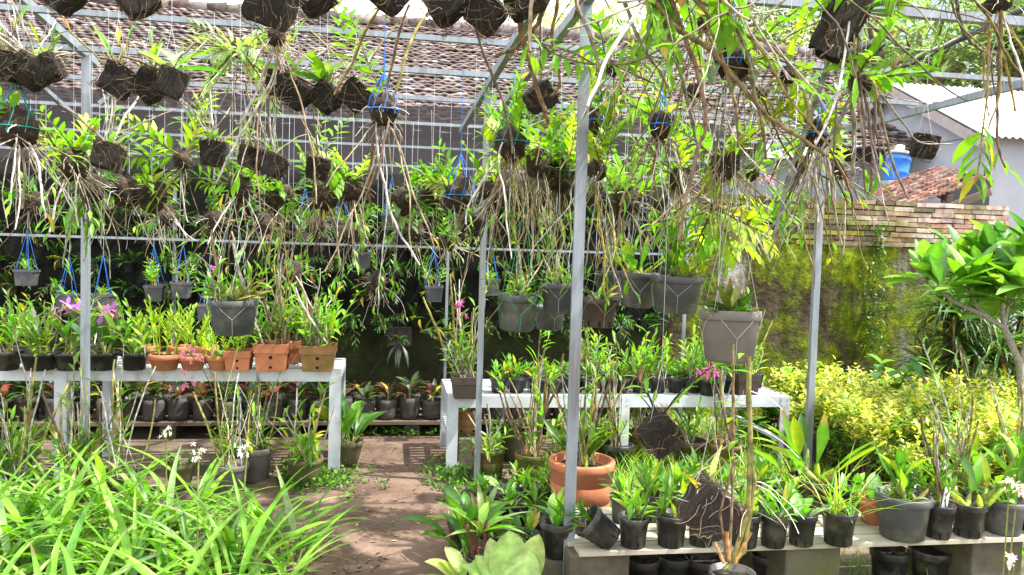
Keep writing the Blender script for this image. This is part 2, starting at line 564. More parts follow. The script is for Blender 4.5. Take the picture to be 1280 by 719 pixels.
def plant(kind, seed):
    r = random.Random(hash(kind) % 1 + seed * 7919 + sum(map(ord, kind)))
    ml, mc, mf = MB(), MB(), MB()
    O = V((0, 0, 0))

    def root(sp): return V((r.uniform(-sp, sp), r.uniform(-sp, sp), -.01))
    if kind == 'dendro':                       # leafy upright canes
        for i in range(r.randint(7, 10)):
            shoot(ml, mc, root(.05), rdir(r, r.uniform(1.05, 1.5)), r.uniform(.16, .34), r.randint(6, 9), .085, .025, r.choice((MIDG, FRESH, FRESH, YEL)), r, r.choice((GCANE, OLIVE, WHITE)), -.5, .0045, .25)
    elif kind == 'oldcane':                    # pale bare canes with leaves low down
        canes(mc, O, 8, .36, (.75, 1.5), [WHITE, WHITE, TAN], r, .0065, .3, .13, .05, ml)
        for i in range(8):
            shoot(ml, mc, root(.06), rdir(r, r.uniform(.6, 1.4)), r.uniform(.10, .2), 6, .10, .024, r.choice((FRESH, YEL, MIDG)), r, OLIVE, -.5, .004, .1)
    elif kind == 'tallcane':                   # tall thin bare canes
        canes(mc, O, 12, .62, (1.15, 1.53), [WHITE, OLIVE, TAN, BROWN], r, .0062, .15, .07, .06, ml)
        for i in range(4):
            shoot(ml, mc, root(.06), rdir(r, r.uniform(1.0, 1.4)), r.uniform(.2, .5), 9, .085, .02, FRESH, r, OLIVE, -.3, .004, .3)
    elif kind == 'stiff':                      # yellow green upright shoots, short leaves
        for i in range(7):
            shoot(ml, mc, root(.05), rdir(r, r.uniform(1.2, 1.53)), r.uniform(.16, .30), r.randint(9, 13), .055, .017, r.choice((YEL, YEL, FRESH)), r, YEL, -.05, .0035, .25, .6)
    elif kind == 'seedling':
        for i in range(r.randint(4, 6)):
            q = root(.025)
            if i < 4:
                shoot(ml, mc, q, rdir(r, r.uniform(.9, 1.5)), r.uniform(.04, .11), r.randint(4, 6), .085, .026, r.choice((FRESH, FRESH, MIDG, YEL)), r, GCANE, -.6, .0035, .05, .8)
            else:
                canes(mc, q, 2, .1, (.8, 1.4), [WHITE, TAN], r, .003)
    elif kind == 'broadling':                  # a few short broad leaves
        for i in range(r.randint(7, 11)):
            leaf(ml, root(.025), rdir(r, r.uniform(.5, 1.35)), r.uniform(.09, .16), r.uniform(.03, .045), jit(r.choice((FRESH, MIDG, PALE)), r), r.uniform(.4, 1.3), .2, 5, .5, r.uniform(-.5, .5))
    elif kind == 'cattleya':                   # thick leaves on swollen stems
        for i in range(9):
            q = root(.06); d = rdir(r, r.uniform(.6, 1.35)); l = r.uniform(.06, .14)
            pts = path(q, d, l, 6, 0, .05, r)
            tube(mc, pts, [.004, .008, .011, .012, .011, .008, .005], 6, jit(r.choice((GCANE, YEL, OLIVE)), r))
            for k in range(r.choice((1, 1, 2))):
                leaf(ml, pts[-1], (pts[-1] - pts[-2]).normalized() + rdir(r, .5) * .35, r.uniform(.14, .24), r.uniform(.036, .055), jit(r.choice((MIDG, FRESH, YEL)), r), r.uniform(0, .7), .28, 6, .5, r.uniform(-.7, .7), 1.2)
    elif kind == 'bronze':                     # stiff bronze green leaves spreading low
        for i in range(17):
            leaf(ml, root(.03), rdir(r, r.uniform(.25, 1.2)), r.uniform(.12, .22), r.uniform(.028, .042), jit(r.choice(((.10, .13, .03), (.20, .17, .04), (.06, .09, .03), (.22, .24, .12))), r), r.uniform(-.1, .7), .3, 6, .5, r.uniform(-.4, .4))
        canes(mc, O, 7, .09, (.6, 1.3), [WHITE, TAN], r, .004)
    elif kind == 'pink':                       # pale stems, small leaves, pink flower heads
        for i in range(9):
            shoot(ml, mc, root(.05), rdir(r, r.uniform(.95, 1.5)), r.uniform(.15, .30), 9, .065, .016, r.choice((MIDG, PALE, FRESH)), r, WHITE, -.2, .004, .2)
        canes(mc, O, 6, .22, (.7, 1.4), [WHITE, TAN], r, .004, .2)
        c = V((r.uniform(-.03, .03), r.uniform(-.03, .03), .33))
        tube(mc, [O, c * .5 + V((.01, 0, 0)), c], .003, 5, GCANE)
        for i in range(9):
            dd = rdir(r, r.uniform(-.4, 1.2))
            flower(mf, c + dd * .035 + V((0, 0, r.uniform(-.04, .05))), dd, .048, (.62, .16, .52), r)
    elif kind == 'pinkbroad':                  # broad leaves and large mauve blooms
        for i in range(9):
            q = root(.04); d = rdir(r, r.uniform(.7, 1.4)); l = r.uniform(.05, .1)
            pts = path(q, d, l, 5, 0, .05, r)
            tube(mc, pts, .006, 5, GCANE)
            leaf(ml, pts[-1], d + rdir(r, .3) * .3, r.uniform(.12, .18), r.uniform(.045, .06), jit(r.choice((MIDG, PALE, BLUE)), r), r.uniform(.2, .9), .2, 6, .55, r.uniform(-.8, .8))
        for i in range(5):
            c = V((r.uniform(-.07, .07), r.uniform(-.07, .02), .2 + r.uniform(-.03, .025)))
            tube(mc, [O, c * .6 + V((0, 0, .03)), c], .0025, 4, GCANE)
            flower(mf, c, V((r.uniform(-.7, .7), -1, r.uniform(-.1, .5))), r.uniform(.085, .11), (.50, .20, .70), r, (.75, .35, .10))
    elif kind == 'spray':                      # arching stalks with small pink flowers
        for i in range(10):
            leaf(ml, root(.03), rdir(r, r.uniform(.3, 1.2)), r.uniform(.10, .2), .024, jit(MIDG, r), r.uniform(.3, 1.2), .2, 5)
        for i in range(3):
            pts = path(O, rdir(r, 1.15), .42, 12, -.9, .06, r)
            tube(mc, pts, .002, 4, BROWN)
            for k in range(5, 13):
                flower(mf, pts[k] + rdir(r, 0) * .012, rdir(r, .2), .042, (.68, .30, .52), r, (.6, .1, .3))
    elif kind == 'aglao':                      # pointed leaves with a red blush
        red = r.choice((0, 1, 1))
        for i in range(r.randint(11, 15)):
            c = r.choice(((.16, .035, .03), (.10, .055, .035), (.05, .075, .03), (.04, .08, .025), (.12, .03, .035))) if red else r.choice(((.05, .09, .03), (.07, .10, .05), (.03, .06, .02)))
            dd = rdir(r, r.uniform(.35, 1.3))
            leaf(ml, O + dd * .03 + V((0, 0, .02)), dd, r.uniform(.10, .17), r.uniform(.04, .055), jit(c, r), r.uniform(.5, 1.3), .18, 5, .42, r.uniform(-.3, .3), 1.5)
        tube(mc, [O, V((.005, 0, .08))], .008, 6, GCANE)
    elif kind == 'broad':                      # long upright broad leaves
        for i in range(14):
            dd = rdir(r, r.uniform(.7, 1.4))
            pts = path(root(.03), dd, r.uniform(.04, .12), 4, 0, .05, r)
            tube(mc, pts, .003, 4, GCANE)
            leaf(ml, pts[-1], dd, r.uniform(.15, .26), r.uniform(.05, .07), jit(r.choice((MIDG, FRESH, MIDG)), r), r.uniform(.4, 1.1), .25, 6, .42, r.uniform(-.4, .4))
    elif kind == 'grassy':
        for i in range(60):
            leaf(ml, root(.05), rdir(r, r.uniform(.6, 1.5)), r.uniform(.12, .34), .006, jit(r.choice((FRESH, YEL, MIDG)), r), r.uniform(.3, 1.8), .1, 5, .3)
    elif kind == 'ground':                     # arching pleated straps of a ground orchid
        for i in range(r.randint(15, 19)):
            a = r.uniform(.5, 1.42)
            leaf(ml, root(.06), rdir(r, a), r.uniform(.38, .66), r.uniform(.022, .047), jit(r.choice((FRESH, (.19, .38, .04), (.25, .42, .06), (.14, .30, .03), PALE, MIDG)), r, .2), r.uniform(.7, 1.9), .22, 8, .45, r.uniform(-.5, .5), 1.12, .03)
        for i in range(6):
            leaf(ml, root(.05), rdir(r, r.uniform(.0, .7)), r.uniform(.2, .4), .02, jit((.26, .18, .08), r), 1.2, .2, 6)
        for i in range(5):
            tube(mc, path(root(.05), rdir(r, 1.3), .1, 4, 0, .1, r), [.012, .010, .008, .006, .004], 6, jit(GCANE, r))
    elif kind == 'dief':                       # large blotched pale leaves
        for i in range(7):
            dd = rdir(r, r.uniform(.55, 1.2))
            pts = path(V((0, 0, .02)), dd, r.uniform(.08, .16), 5, 0, .05, r)
            tube(mc, pts, .006, 5, GCANE)
            leaf(ml, pts[-1], dd, r.uniform(.20, .28), r.uniform(.12, .15), jit((.28, .42, .08) if i % 2 else (.42, .50, .16), r, .12), r.uniform(.5, 1.1), .14, 8, .42, r.uniform(-.3, .3), 1.15, .02, .75)
        tube(mc, [O, V((0, 0, .1))], .014, 7, GCANE)
    elif kind == 'redstem':                    # bromeliad-like mixed rosette
        for i in range(16):
            dd = rdir(r, r.uniform(.2, 1.3))
            leaf(ml, V((0, 0, .1)), dd, r.uniform(.12, .22), r.uniform(.02, .045), jit(r.choice((PALE, FRESH, (.20, .10, .04), (.13, .18, .05))), r), r.uniform(.4, 1.2), .25, 6)
        for i in range(4):
            tube(mc, path(root(.03), rdir(r, 1.4), .16, 5, 0, .1, r), .008, 6, (.16, .06, .03))
    elif kind == 'weed':                       # leafy spreading stems
        for i in range(7):
            n = 10; pts = path(O, rdir(r, r.uniform(.6, 1.4)), r.uniform(.3, .6), n, -.4, .12, r)
            tube(mc, pts, .004, 4, GCANE)
            for k in range(3, n + 1):
                for s in range(3):
                    leaf(ml, pts[k], rdir(r, r.uniform(-.2, .7)), r.uniform(.07, .12), r.uniform(.05, .07), jit(r.choice((MIDG, FRESH, (.08, .19, .05))), r), r.uniform(.3, 1), .12, 4, .5)
    elif kind == 'wallfern':
        for i in range(6):
            shoot(ml, mc, O, V((r.uniform(-.8, .8), -1, r.uniform(-.3, .8))), r.uniform(.14, .30), r.randint(9, 15), .06, .017, r.choice((DARK, DARK, MIDG)), r, BROWN, -2.2, .002, .1)
    elif kind == 'walldark':
        for i in range(r.randint(9, 14)):
            leaf(ml, root(.03), V((r.uniform(-1, 1), r.uniform(-1, -.1), r.uniform(-.2, 1.1))), r.uniform(.09, .20), r.uniform(.018, .040), jit(r.choice((DARK, DARK, MIDG, (.05, .12, .02))), r), r.uniform(.5, 1.5), .2, 4, .45, r.uniform(-.6, .6))
    out = []
    if ml.f: out.append(('foliage', ml.mesh(kind + '_foliage', M['leaf'])))
    if mc.f: out.append(('cane' if kind not in ('aglao', 'broad', 'dief', 'weed', 'wallfern', 'redstem') else 'stem', mc.mesh(kind + '_cane', M['cane'])))
    if mf.f: out.append(('flower', mf.mesh(kind + '_flower', M['petal'])))
    return out


_plants = {}
NVAR = {'seedling': 6, 'ground': 6, 'walldark': 6, 'wallfern': 4, 'aglao': 5, 'dendro': 5, 'broadling': 4, 'stiff': 3, 'oldcane': 4}


def plantm(kind, seed=None):
    n = NVAR.get(kind, 2)
    s = (rnd.randrange(n) if seed is None else seed) % n
    if (kind, s) not in _plants: _plants[(kind, s)] = plant(kind, s)
    return _plants[(kind, s)]


def add_plant(root, kind, z=0., ps=1., seed=None, rz=None, loc=(0, 0)):
    a = rnd.uniform(0, 6.28) if rz is None else rz
    for nm, me in plantm(kind, seed):
        ob(nm, me, root, (loc[0], loc[1], z), (0, 0, a), (ps, ps, ps * rnd.uniform(.93, 1.07)))


POTNAME = {}


def potted(name, label, cat, base, w, h, pot, kind, ps=1., group=None, tilt=(0, 0), rz=None, seed=None):
    o = thing(name, label, cat, base, (tilt[0], tilt[1], rnd.uniform(-.06, .06) if rz is None else rz), group)
    ob('pot', potm(pot), o, (0, 0, 0), (0, 0, 0 if pot.startswith('sq') else rnd.uniform(0, 6)), (w, w, h))
    ob('soil', SOIL, o, (0, 0, h * .88), (0, 0, rnd.uniform(0, 6)), (w, w, h * .8))
    for k in (kind if isinstance(kind, (list, tuple)) else [kind]):
        if k: add_plant(o, k, h * .88, ps * rnd.uniform(.95, 1.05), seed)
    return o


ZB = 2.62            # underside of the frame the hanging things are tied to


def hang_round(name, label, cat, c, w, h, pot, kind, ps=1., group=None, cord='wire', seed=None, sling=True):
    """c: centre of the pot's rim"""
    base = V((c.x, c.y, c.z - h))
    o = potted(name, label, cat, base, w, h, pot, kind, ps, group, rz=0, seed=seed, tilt=(rnd.uniform(-.04, .04), rnd.uniform(-.04, .04)))
    mb = MB()
    tr = .0007 if cord == 'wire' else .0018
    top = ZB - base.z
    ap = V((0, 0, min(h + w * 2.1, top - .05)))
    a0 = rnd.uniform(-.4, .4) - PI / 2
    for k in range(4):
        a = a0 + PI / 4 + k * PI / 2
        e = V((math.cos(a), math.sin(a), 0))
        rim = e * (w * .503) + V((0, 0, h * .96))
        tube(mb, [rim, ap], tr, 4)
        if sling:
            b = a0 + PI / 2 + k * PI / 2
            for aa in (a, a + PI / 2):
                p1 = V((math.cos(aa), math.sin(aa), 0)) * (w * .507) + V((0, 0, h * .97))
                p2 = V((math.cos(b), math.sin(b), 0)) * (w * .455) + V((0, 0, h * .48))
                pm = V((math.cos((aa + b) / 2), math.sin((aa + b) / 2), 0)) * (w * .5) + V((0, 0, h * .74))
                tube(mb, [p1, pm, p2], tr, 4)
            tube(mb, [p2, V((math.cos(b), math.sin(b), 0)) * (w * .40) + V((0, 0, h * .03))], tr, 4)
    ob('sling', mb.mesh('sling', M['wire'] if cord == 'wire' else M[cord]), o)
    mb = MB()
    tube(mb, [ap, V((0, 0, top))], .0013, 4)
    ob('hanger', mb.mesh('hanger', M['wire']), o)
    return o


# ------------------------------------------------------------------ fibre blocks hung corner down
def block_mesh(seed, shape='square'):
    r = random.Random(seed)
    mb = MB()
    n = 7
    off = V((seed * 3.1, 0, 0))
    for ax in range(3):
        for sg in (-1, 1):
            vs = []
            for i in range(n + 1):
                for j in range(n + 1):
                    u, v = i / n * 2 - 1, j / n * 2 - 1
                    p = V((0, 0, 0)); p[ax] = sg; p[(ax + 1) % 3] = u; p[(ax + 2) % 3] = v
                    tp = .86 + .14 * (p.z * .5 + .5)
                    q = V((p.x * .5 * tp, p.y * .5 * tp * .8, p.z * .46))
                    m = max(0, (abs(p.x) + abs(p.y) + abs(p.z)) - 2.3) * .10
                    q = q * (1 - m) + noise.noise_vector(q * 3 + off) * (.045 + .02 * (seed % 3)) + noise.noise_vector(q * 12 + off) * .02
                    vs.append(q)
            fs = []
            for i in range(n):
                for j in range(n):
                    a = i * (n + 1) + j
                    f = (a, a + n + 1, a + n + 2, a + 1)
                    fs.append(f if sg > 0 else f[::-1])
            mb.add(vs, fs)
    blk = mb.mesh('fibre_block', M['fibre'])
    mr = MB()
    for i in range(46):           # roots clinging to the faces
        u = rdir(r, r.uniform(-1.2, 1.2)); q = u * .56
        pts = [q]
        d = (rdir(r, 0) * .7 + V((0, 0, -.6)) - u * .3).normalized()
        for k in range(7):
            d = (d + rdir(r, r.uniform(-1, 1)) * .35).normalized()
            q = q + d * .12
            m = max(abs(q.x) / .5, abs(q.y) / .42, abs(q.z) / .47)
            if m < 1.02: q = q * (1.03 / m)
            elif m > 1.35: q = q * (1.2 / m)
            pts.append(q)
        tube(mr, pts, r.uniform(.004, .008), 3, jit(r.choice((TAN, BROWN, DBROWN, BROWN)), r, .3))
    for i in range(150):           # loose fibres round the rim
        u = rdir(r, r.uniform(-.3, 1)); q = V((u.x * .5, u.y * .42, .3 + .2 * r.random()))
        tube(mr, path(q, u + V((0, 0, .4)), r.uniform(.08, .30), 4, -1, .4, r), r.uniform(.003, .007), 3, jit(r.choice((BROWN, TAN, DBROWN)), r, .3))
    return blk, mr.mesh('clinging_root', M['cane'])


BLOCKS = [block_mesh(i + 1) for i in range(9)]


def tuft(seed, style):
    """what grows from a hung block (built in metres round the origin)"""
    r = random.Random(seed * 31 + 5)
    ml, mc = MB(), MB()
    O = V((0, 0, 0))
    if style == 'few':            # two or three stiff leaves and white roots
        for i in range(4):
            q = O + V((r.uniform(-.03, .03), 0, 0)); d = rdir(r, r.uniform(.7, 1.4))
            pts = path(q, d, r.uniform(.04, .12), 5, .3, .1, r)
            tube(mc, pts, .0045, 5, jit(r.choice((GCANE, OLIVE)), r))
            leaf(ml, pts[-1], d + V((0, 0, .3)), r.uniform(.07, .14), r.uniform(.018, .03), jit(r.choice((FRESH, MIDG, YEL, PALE)), r), r.uniform(-.1, .6), .35, 5)
        canes(mc, O, 5, .16, (.2, 1.3), [WHITE, TAN], r, .0035, -1.5, .2, .03)
    elif style == 'fern':         # leafy shoot with paired leaves
        for i in range(2):
            shoot(ml, mc, O, rdir(r, r.uniform(.7, 1.4)), r.uniform(.22, .36), 12, .075, .022, r.choice((FRESH, YEL)), r, OLIVE, -.5, .004, .2)
        canes(mc, O, 4, .2, (.2, 1.3), [WHITE, TAN], r, .0045, -.5, .12, .03)
    elif style == 'canes':        # pale canes rising and arching
        canes(mc, O, 9, .36, (.5, 1.5), [WHITE, WHITE, TAN], r, .005, -.3, .16, .03, ml)
        for i in range(3):
            leaf(ml, O, rdir(r, .8), .1, .025, jit(FRESH, r), .5)
    elif style == 'arch':         # thick brown canes
        canes(mc, O, 6, .55, (.7, 1.5), [BROWN, TAN, OLIVE, BROWN], r, .005, -.6, .14, .03, ml)
        shoot(ml, mc, O, rdir(r, 1.2), .3, 11, .08, .024, FRESH, r, OLIVE, -.5, .004, .3)
    elif style == 'big':          # a few thick leaves
        for i in range(5):
            leaf(ml, O + V((r.uniform(-.03, .03), 0, 0)), rdir(r, r.uniform(.2, 1.2)), r.uniform(.12, .22), r.uniform(.04, .06), jit(r.choice((FRESH, PALE, MIDG)), r), r.uniform(.2, .8), .25, 6, .55)
        canes(mc, O, 6, .22, (-.2, 1.3), [WHITE, TAN, BROWN], r, .005, -1, .15, .03)
    out = []
    if ml.f: out.append(('foliage', ml.mesh(style + '_foliage', M['leaf'])))
    if mc.f: out.append(('cane', mc.mesh(style + '_cane', M['cane'])))
    return out


_tufts = {}


def hang_block(label, c, size, tilt, style, seed, group=None, name='hanging_orchid_block', yaw=None):
    o = thing(name, label, 'hanging block', c, (0, 0, rnd.uniform(-.4, .4) if yaw is None else yaw), group)
    b, rt = BLOCKS[seed % len(BLOCKS)]
    t = R(tilt)
    rot = (rnd.uniform(-.2, .2), t, 0)
    ob('fibre_block', b, o, (0, 0, 0), rot, (size,) * 3)
    ob('root', rt, o, (0, 0, 0), rot, (size,) * 3)
    key = (style, seed % 3)
    if style:
        if key not in _tufts: _tufts[key] = tuft(seed % 3, style)
        for nm, me in _tufts[key]:
            ob(nm, me, o, (0, 0, size * .42), (0, 0, rnd.uniform(0, 6)), (size / .12,) * 3 if size < .12 else (1.05,) * 3)
    mb = MB()
    top = max(.15, ZB - c.z)
    for sx in (-1, 1):
        tube(mb, [V((sx * size * .3, 0, size * .3)), V((0, 0, min(top - .02, size * 1.9)))], .0011, 3)
    tube(mb, [V((0, 0, min(top - .02, size * 1.9))), V((0, 0, top))], .0011, 3)
    ob('hanger', mb.mesh('hanger', M['wire']), o)
    return o


# ------------------------------------------------------------------ bare-rooted bundles with dangling canes
def bundle(label, c, br, seed, hang=(), shoots=(), up=(), roots=20, cord='wire', group=None, big=(), rz=1.15, fib=.12, flowers=None, dref=None):
    """hang: (n, length, elevation lo, hi, colours, radius, gravity); shoots: (n, length, leaves, leaf length, leaf width, el lo, el hi, colour)"""
    r = random.Random(seed * 101 + 3)
    o = thing('hanging_orchid', label, 'hanging orchid', c, (0, 0, 0), group)
    mb, mc, ml, mf = MB(), MB(), MB(), MB()
    if cord == 'wire': br *= .72
    blob(mb, (0, 0, 0), br, br * rz, r)
    fibres(mc, (0, 0, 0), br, roots, fib, r)
    for (n, L, lo, hi, cols, rad, g) in hang:
        canes(mc, V((0, 0, -br * .2)), int(n * .72 + .5), L * .92, (lo, hi), cols, r, rad, g * .85, .16, br * .55, ml)
    for (n, L, lo, hi, cols, rad, g) in up:
        canes(mc, V((0, 0, br * .5)), n, L, (lo, hi), cols, r, rad, g, .1, br * .5, ml)
    for (n, L, nl, lL, lW, lo, hi, col, *t0_) in shoots:
        for i in range(int(n * 1.4 + .5)):
            shoot(ml, mc, V((0, 0, br * .2)) + rdir(r, 0) * br * .5, rdir(r, r.uniform(lo, hi)), L * r.uniform(.6, 1.15), nl, lL * 1.1, lW * 1.5, r.choice(col) if isinstance(col, list) else col, r, r.choice((GCANE, OLIVE, BROWN)), r.uniform(-1.2, .2), .0042, t0_[0] if t0_ else .15)
    for (n, L, Wd, lo, hi, col) in big:
        for i in range(n):
            leaf(ml, rdir(r, 0) * br * .7, rdir(r, r.uniform(lo, hi)), L * r.uniform(.7, 1.1), Wd, jit(col, r), r.uniform(.3, 1.2), .2, 6, .5)
    ob('root_ball', mb.mesh('root_ball', M['rootball']), o)
    ob('cane', mc.mesh('cane', M['cane']), o)
    if ml.f: ob('foliage', ml.mesh('foliage', M['leaf']), o)
    if flowers:
        for i in range(flowers[0]):
            d = rdir(r, r.uniform(-.4, .8)); flower(mf, V(flowers[1]) + d * .03, d, .05, flowers[2], r)
        ob('flower', mf.mesh('flower', M['petal']), o)
    mh = MB()
    top = max(.12, ZB - c.z)
    tr = .0012 if cord == 'wire' else .0026
    if cord != 'wire':
        for k in range(8):
            a = k * PI / 4
            tube(mh, [V((math.cos(a), math.sin(a), 0)) * br * 1.12 + V((0, 0, -br * .3)), V((math.cos(a + .3), math.sin(a + .3), 0)) * br * .95 + V((0, 0, br * .8)), V((0, 0, br * 2.6))], tr * .8, 4)
        tube(mh, [V((math.cos(t * PI / 6), math.sin(t * PI / 6), 0)) * br * 1.14 for t in range(13)], tr, 4)
        tube(mh, [V((0, 0, br * 2.6)), V((0, 0, min(top, br * 4)))], tr * 1.3, 4)
        tube(mh, [V((0, 0, min(top - .01, br * 4))), V((0, 0, top))], .0012, 3)
    else:
        tube(mh, [V((0, 0, br * .6)), V((0, 0, top))], tr, 3)
    ob('hanger', mh.mesh('hanger', M[cord]), o)
    return o
# ================================================================== the setting
def sheet(name, x0, x1, y0, y1, z, mat, nx=1, ny=1, amp=0.):
    mb = MB()
    vs = []
    for j in range(ny + 1):
        for i in range(nx + 1):
            x = x0 + (x1 - x0) * i / nx; y = y0 + (y1 - y0) * j / ny
            vs.append(V((x, y, z + (amp * noise.noise(V((x * 1.3, y * 1.3, 0))) if amp else 0))))
    fs = [(j * (nx + 1) + i, j * (nx + 1) + i + 1, (j + 1) * (nx + 1) + i + 1, (j + 1) * (nx + 1) + i) for j in range(ny) for i in range(nx)]
    mb.add(vs, fs)
    return tag(ob(name, mb.mesh(name, mat)), kind='structure')


M['ground'] = noisy('ground_soil', [(.3, (.075, .052, .036)), (.55, (.15, .105, .075)), (.75, (.20, .145, .105))], 3, .95, bumps=.8, bdist=.02, bscale=22, extra=(1.6, (.06, .085, .02), .5, .66))
M['path'] = noisy('path_earth', [(.3, (.085, .054, .038)), (.5, (.15, .098, .072)), (.72, (.21, .145, .11))], 4, .95, bumps=.9, bdist=.02, bscale=16, extra=(1.1, (.085, .058, .045), .5, .68), spec=.15)
sheet('ground', -150, 150, -60, 240, 0, M['ground'])
# path of trodden earth
mb = MB()
vs = []; fs = []
edge = [(150, 760, 720, 760), (190, 690, 680, 690), (250, 640, 640, 640), (330, 600, 620, 600), (340, 575, 600, 575), (335, 560, 600, 560), (330, 549, 700, 545), (250, 541, 760, 541)]
NXP = 14
for k, (xa, ya, xb, yb) in enumerate(edge):
    a, b = G(xa, ya, .004), G(xb, yb, .004)
    for i in range(NXP + 1):
        p = a.lerp(b, i / NXP)
        p.z = .006 + .012 * noise.noise(V((p.x * 2, p.y * 2, 3))) * (1 if 0 < i < NXP else 0) + .004
        vs.append(p)
for k in range(len(edge) - 1):
    for i in range(NXP):
        a = k * (NXP + 1) + i
        fs.append((a, a + 1, a + NXP + 2, a + NXP + 1))
mb.add(vs, fs)
tag(ob('path', mb.mesh('path', M['path'])), kind='structure')

# ---- garden wall, mossy plaster below, bare brick courses on top
YW = 7.0
m, nt, out = newmat('mossy_plaster')
vec = coords(nt, (1, 1, 1), True)
vst = coords(nt, (1.6, 1, .28), True)
f1 = noisetex(nt, vst, 1.3, 6, .65)
c1 = ramp(nt, [(.30, (.03, .022, .015)), (.44, (.07, .05, .033)), (.52, (.12, .095, .065)), (.60, (.30, .28, .25)), (.7, (.36, .34, .32))])
nt.links.new(f1, c1.inputs[0])
f2 = noisetex(nt, vec, 1.5, 9, .72)
c2 = ramp(nt, [(.42, (0, 0, 0)), (.56, (1, 1, 1))])
nt.links.new(f2, c2.inputs[0])
f3 = noisetex(nt, vec, 7, 6, .7)
c3 = ramp(nt, [(.3, (.045, .065, .008)), (.5, (.15, .205, .010)), (.66, (.40, .47, .016))])
nt.links.new(f3, c3.inputs[0])
col = mixc(nt, c1.outputs[0], c3.outputs[0], c2.outputs[0])
f4 = noisetex(nt, coords(nt, (2.2, 1, .4), True), 2.0, 7, .7)
c4 = ramp(nt, [(.50, (1, 1, 1)), (.66, (.42, .38, .32))])
nt.links.new(f4, c4.inputs[0])
col = mixc(nt, col, c4.outputs[0], 1.0, 'MULTIPLY')
p = N(nt, 'ShaderNodeBsdfPrincipled', Roughness=.95)
p.inputs['Specular IOR Level'].default_value = .1
nt.links.new(col, p.inputs['Base Color'])
hm = N(nt, 'ShaderNodeMath'); hm.operation = 'MULTIPLY_ADD'
nt.links.new(noisetex(nt, vec, 30, 6, .75), hm.inputs[0]); nt.links.new(c2.outputs[0], hm.inputs[1]); nt.links.new(noisetex(nt, vec, 12, 6), hm.inputs[2])
nt.links.new(bump(nt, hm.outputs[0], 1.0, .04), p.inputs['Normal'])
nt.links.new(p.outputs[0], out.inputs[0])
M['plaster'] = m

xr = PY(1263, 258, YW).x
zt = PY(1250, 257, YW).z
wall = thing('garden_wall', 'long old garden wall with green moss on brown plaster and bare brick top courses', 'wall', (0, YW, 0))
BH = .46
mb = MB()
nx, nz = 90, 14
x0 = -9.0
vs = []
for k in range(nz + 1):
    for i in range(nx + 1):
        x = x0 + (xr - .01 - x0) * i / nx; z = -.2 + (zt - BH + .2) * k / nz
        vs.append(V((x, .012 * noise.noise(V((x * 1.5, z * 1.5, 0))), z)))
fs = [(k * (nx + 1) + i, k * (nx + 1) + i + 1, (k + 1) * (nx + 1) + i + 1, (k + 1) * (nx + 1) + i) for k in range(nz) for i in range(nx)]
mb.add(vs, fs)
box(mb, ((x0 + xr - .01) / 2, .15, (zt - BH) / 2 - .1), (xr - .01 - x0, .22, zt - BH + .2))
ob('plaster', mb.mesh('plaster', M['plaster']), wall)
mb = MB()
r = random.Random(5)
nc = 9
ch = BH / nc
for k in range(nc):
    x = x0 + (.12 if k % 2 else 0)
    while x < xr - .02:
        w = r.uniform(.20, .27)
        x2 = min(x + w, xr + r.uniform(-.02, .02))
        bc = r.choice(((.34, .22, .15), (.40, .28, .20), (.30, .19, .13), (.46, .38, .30), (.27, .22, .14), (.20, .17, .09), (.48, .37, .29)))
        g = max(0, min(1, (xr - x - .95) / 1.1 + r.uniform(-.35, .35)))  # mossy tone leftward; right end paler, its sunlight put into the brick colour
        bc = tuple(a * (1 - g) + b * g for a, b in zip(bc, r.choice(((.13, .13, .03), (.16, .11, .06), (.20, .20, .04), (.10, .08, .05)))))
        if x2 - x > .04:
            box(mb, ((x + x2) / 2, .13 + r.uniform(-.014, .01), zt - BH + ch * (k + .5) + r.uniform(-.005, .005)), (x2 - x - .008, .27, ch - .009), jit(bc, r, .2), Matrix.Rotation(r.uniform(-.015, .015), 3, 'Y'))
        x = x2
box(mb, ((x0 + xr) / 2 - .03, .13, zt - BH / 2), (xr - x0 - .06, .225, BH - .02), (.10, .085, .05))
ob('brick_course', mb.mesh('brick_course', M['brick'], False), wall)

# creeper on the wall
cr = thing('wall_creeper', 'thin green creeper climbing straight up the mossy wall', 'climbing plant', PY(1086, 440, YW - .01))
ml, mc = MB(), MB()
r = random.Random(4)
zb = cr.location.z
pts = [V((r.uniform(-.02, .02), -.02, i * .08)) for i in range(17)]
tube(mc, pts, .004, 4, BROWN)
for i in range(420):
    z = r.uniform(0, 1.28) ** 1
    q = V((r.gauss(0, .075 if z < .9 else .04), -.03 - r.random() * .04, z))
    leaf(ml, q, V((r.uniform(-1, 1), -.7, r.uniform(-.8, .5))), r.uniform(.03, .06), r.uniform(.022, .04), jit(r.choice((MIDG, (.06, .13, .03), FRESH)), r), .5, .1, 3, .5)
ob('stem', mc.mesh('stem', M['cane']), cr)
ob('foliage', ml.mesh('foliage', M['leaf']), cr)

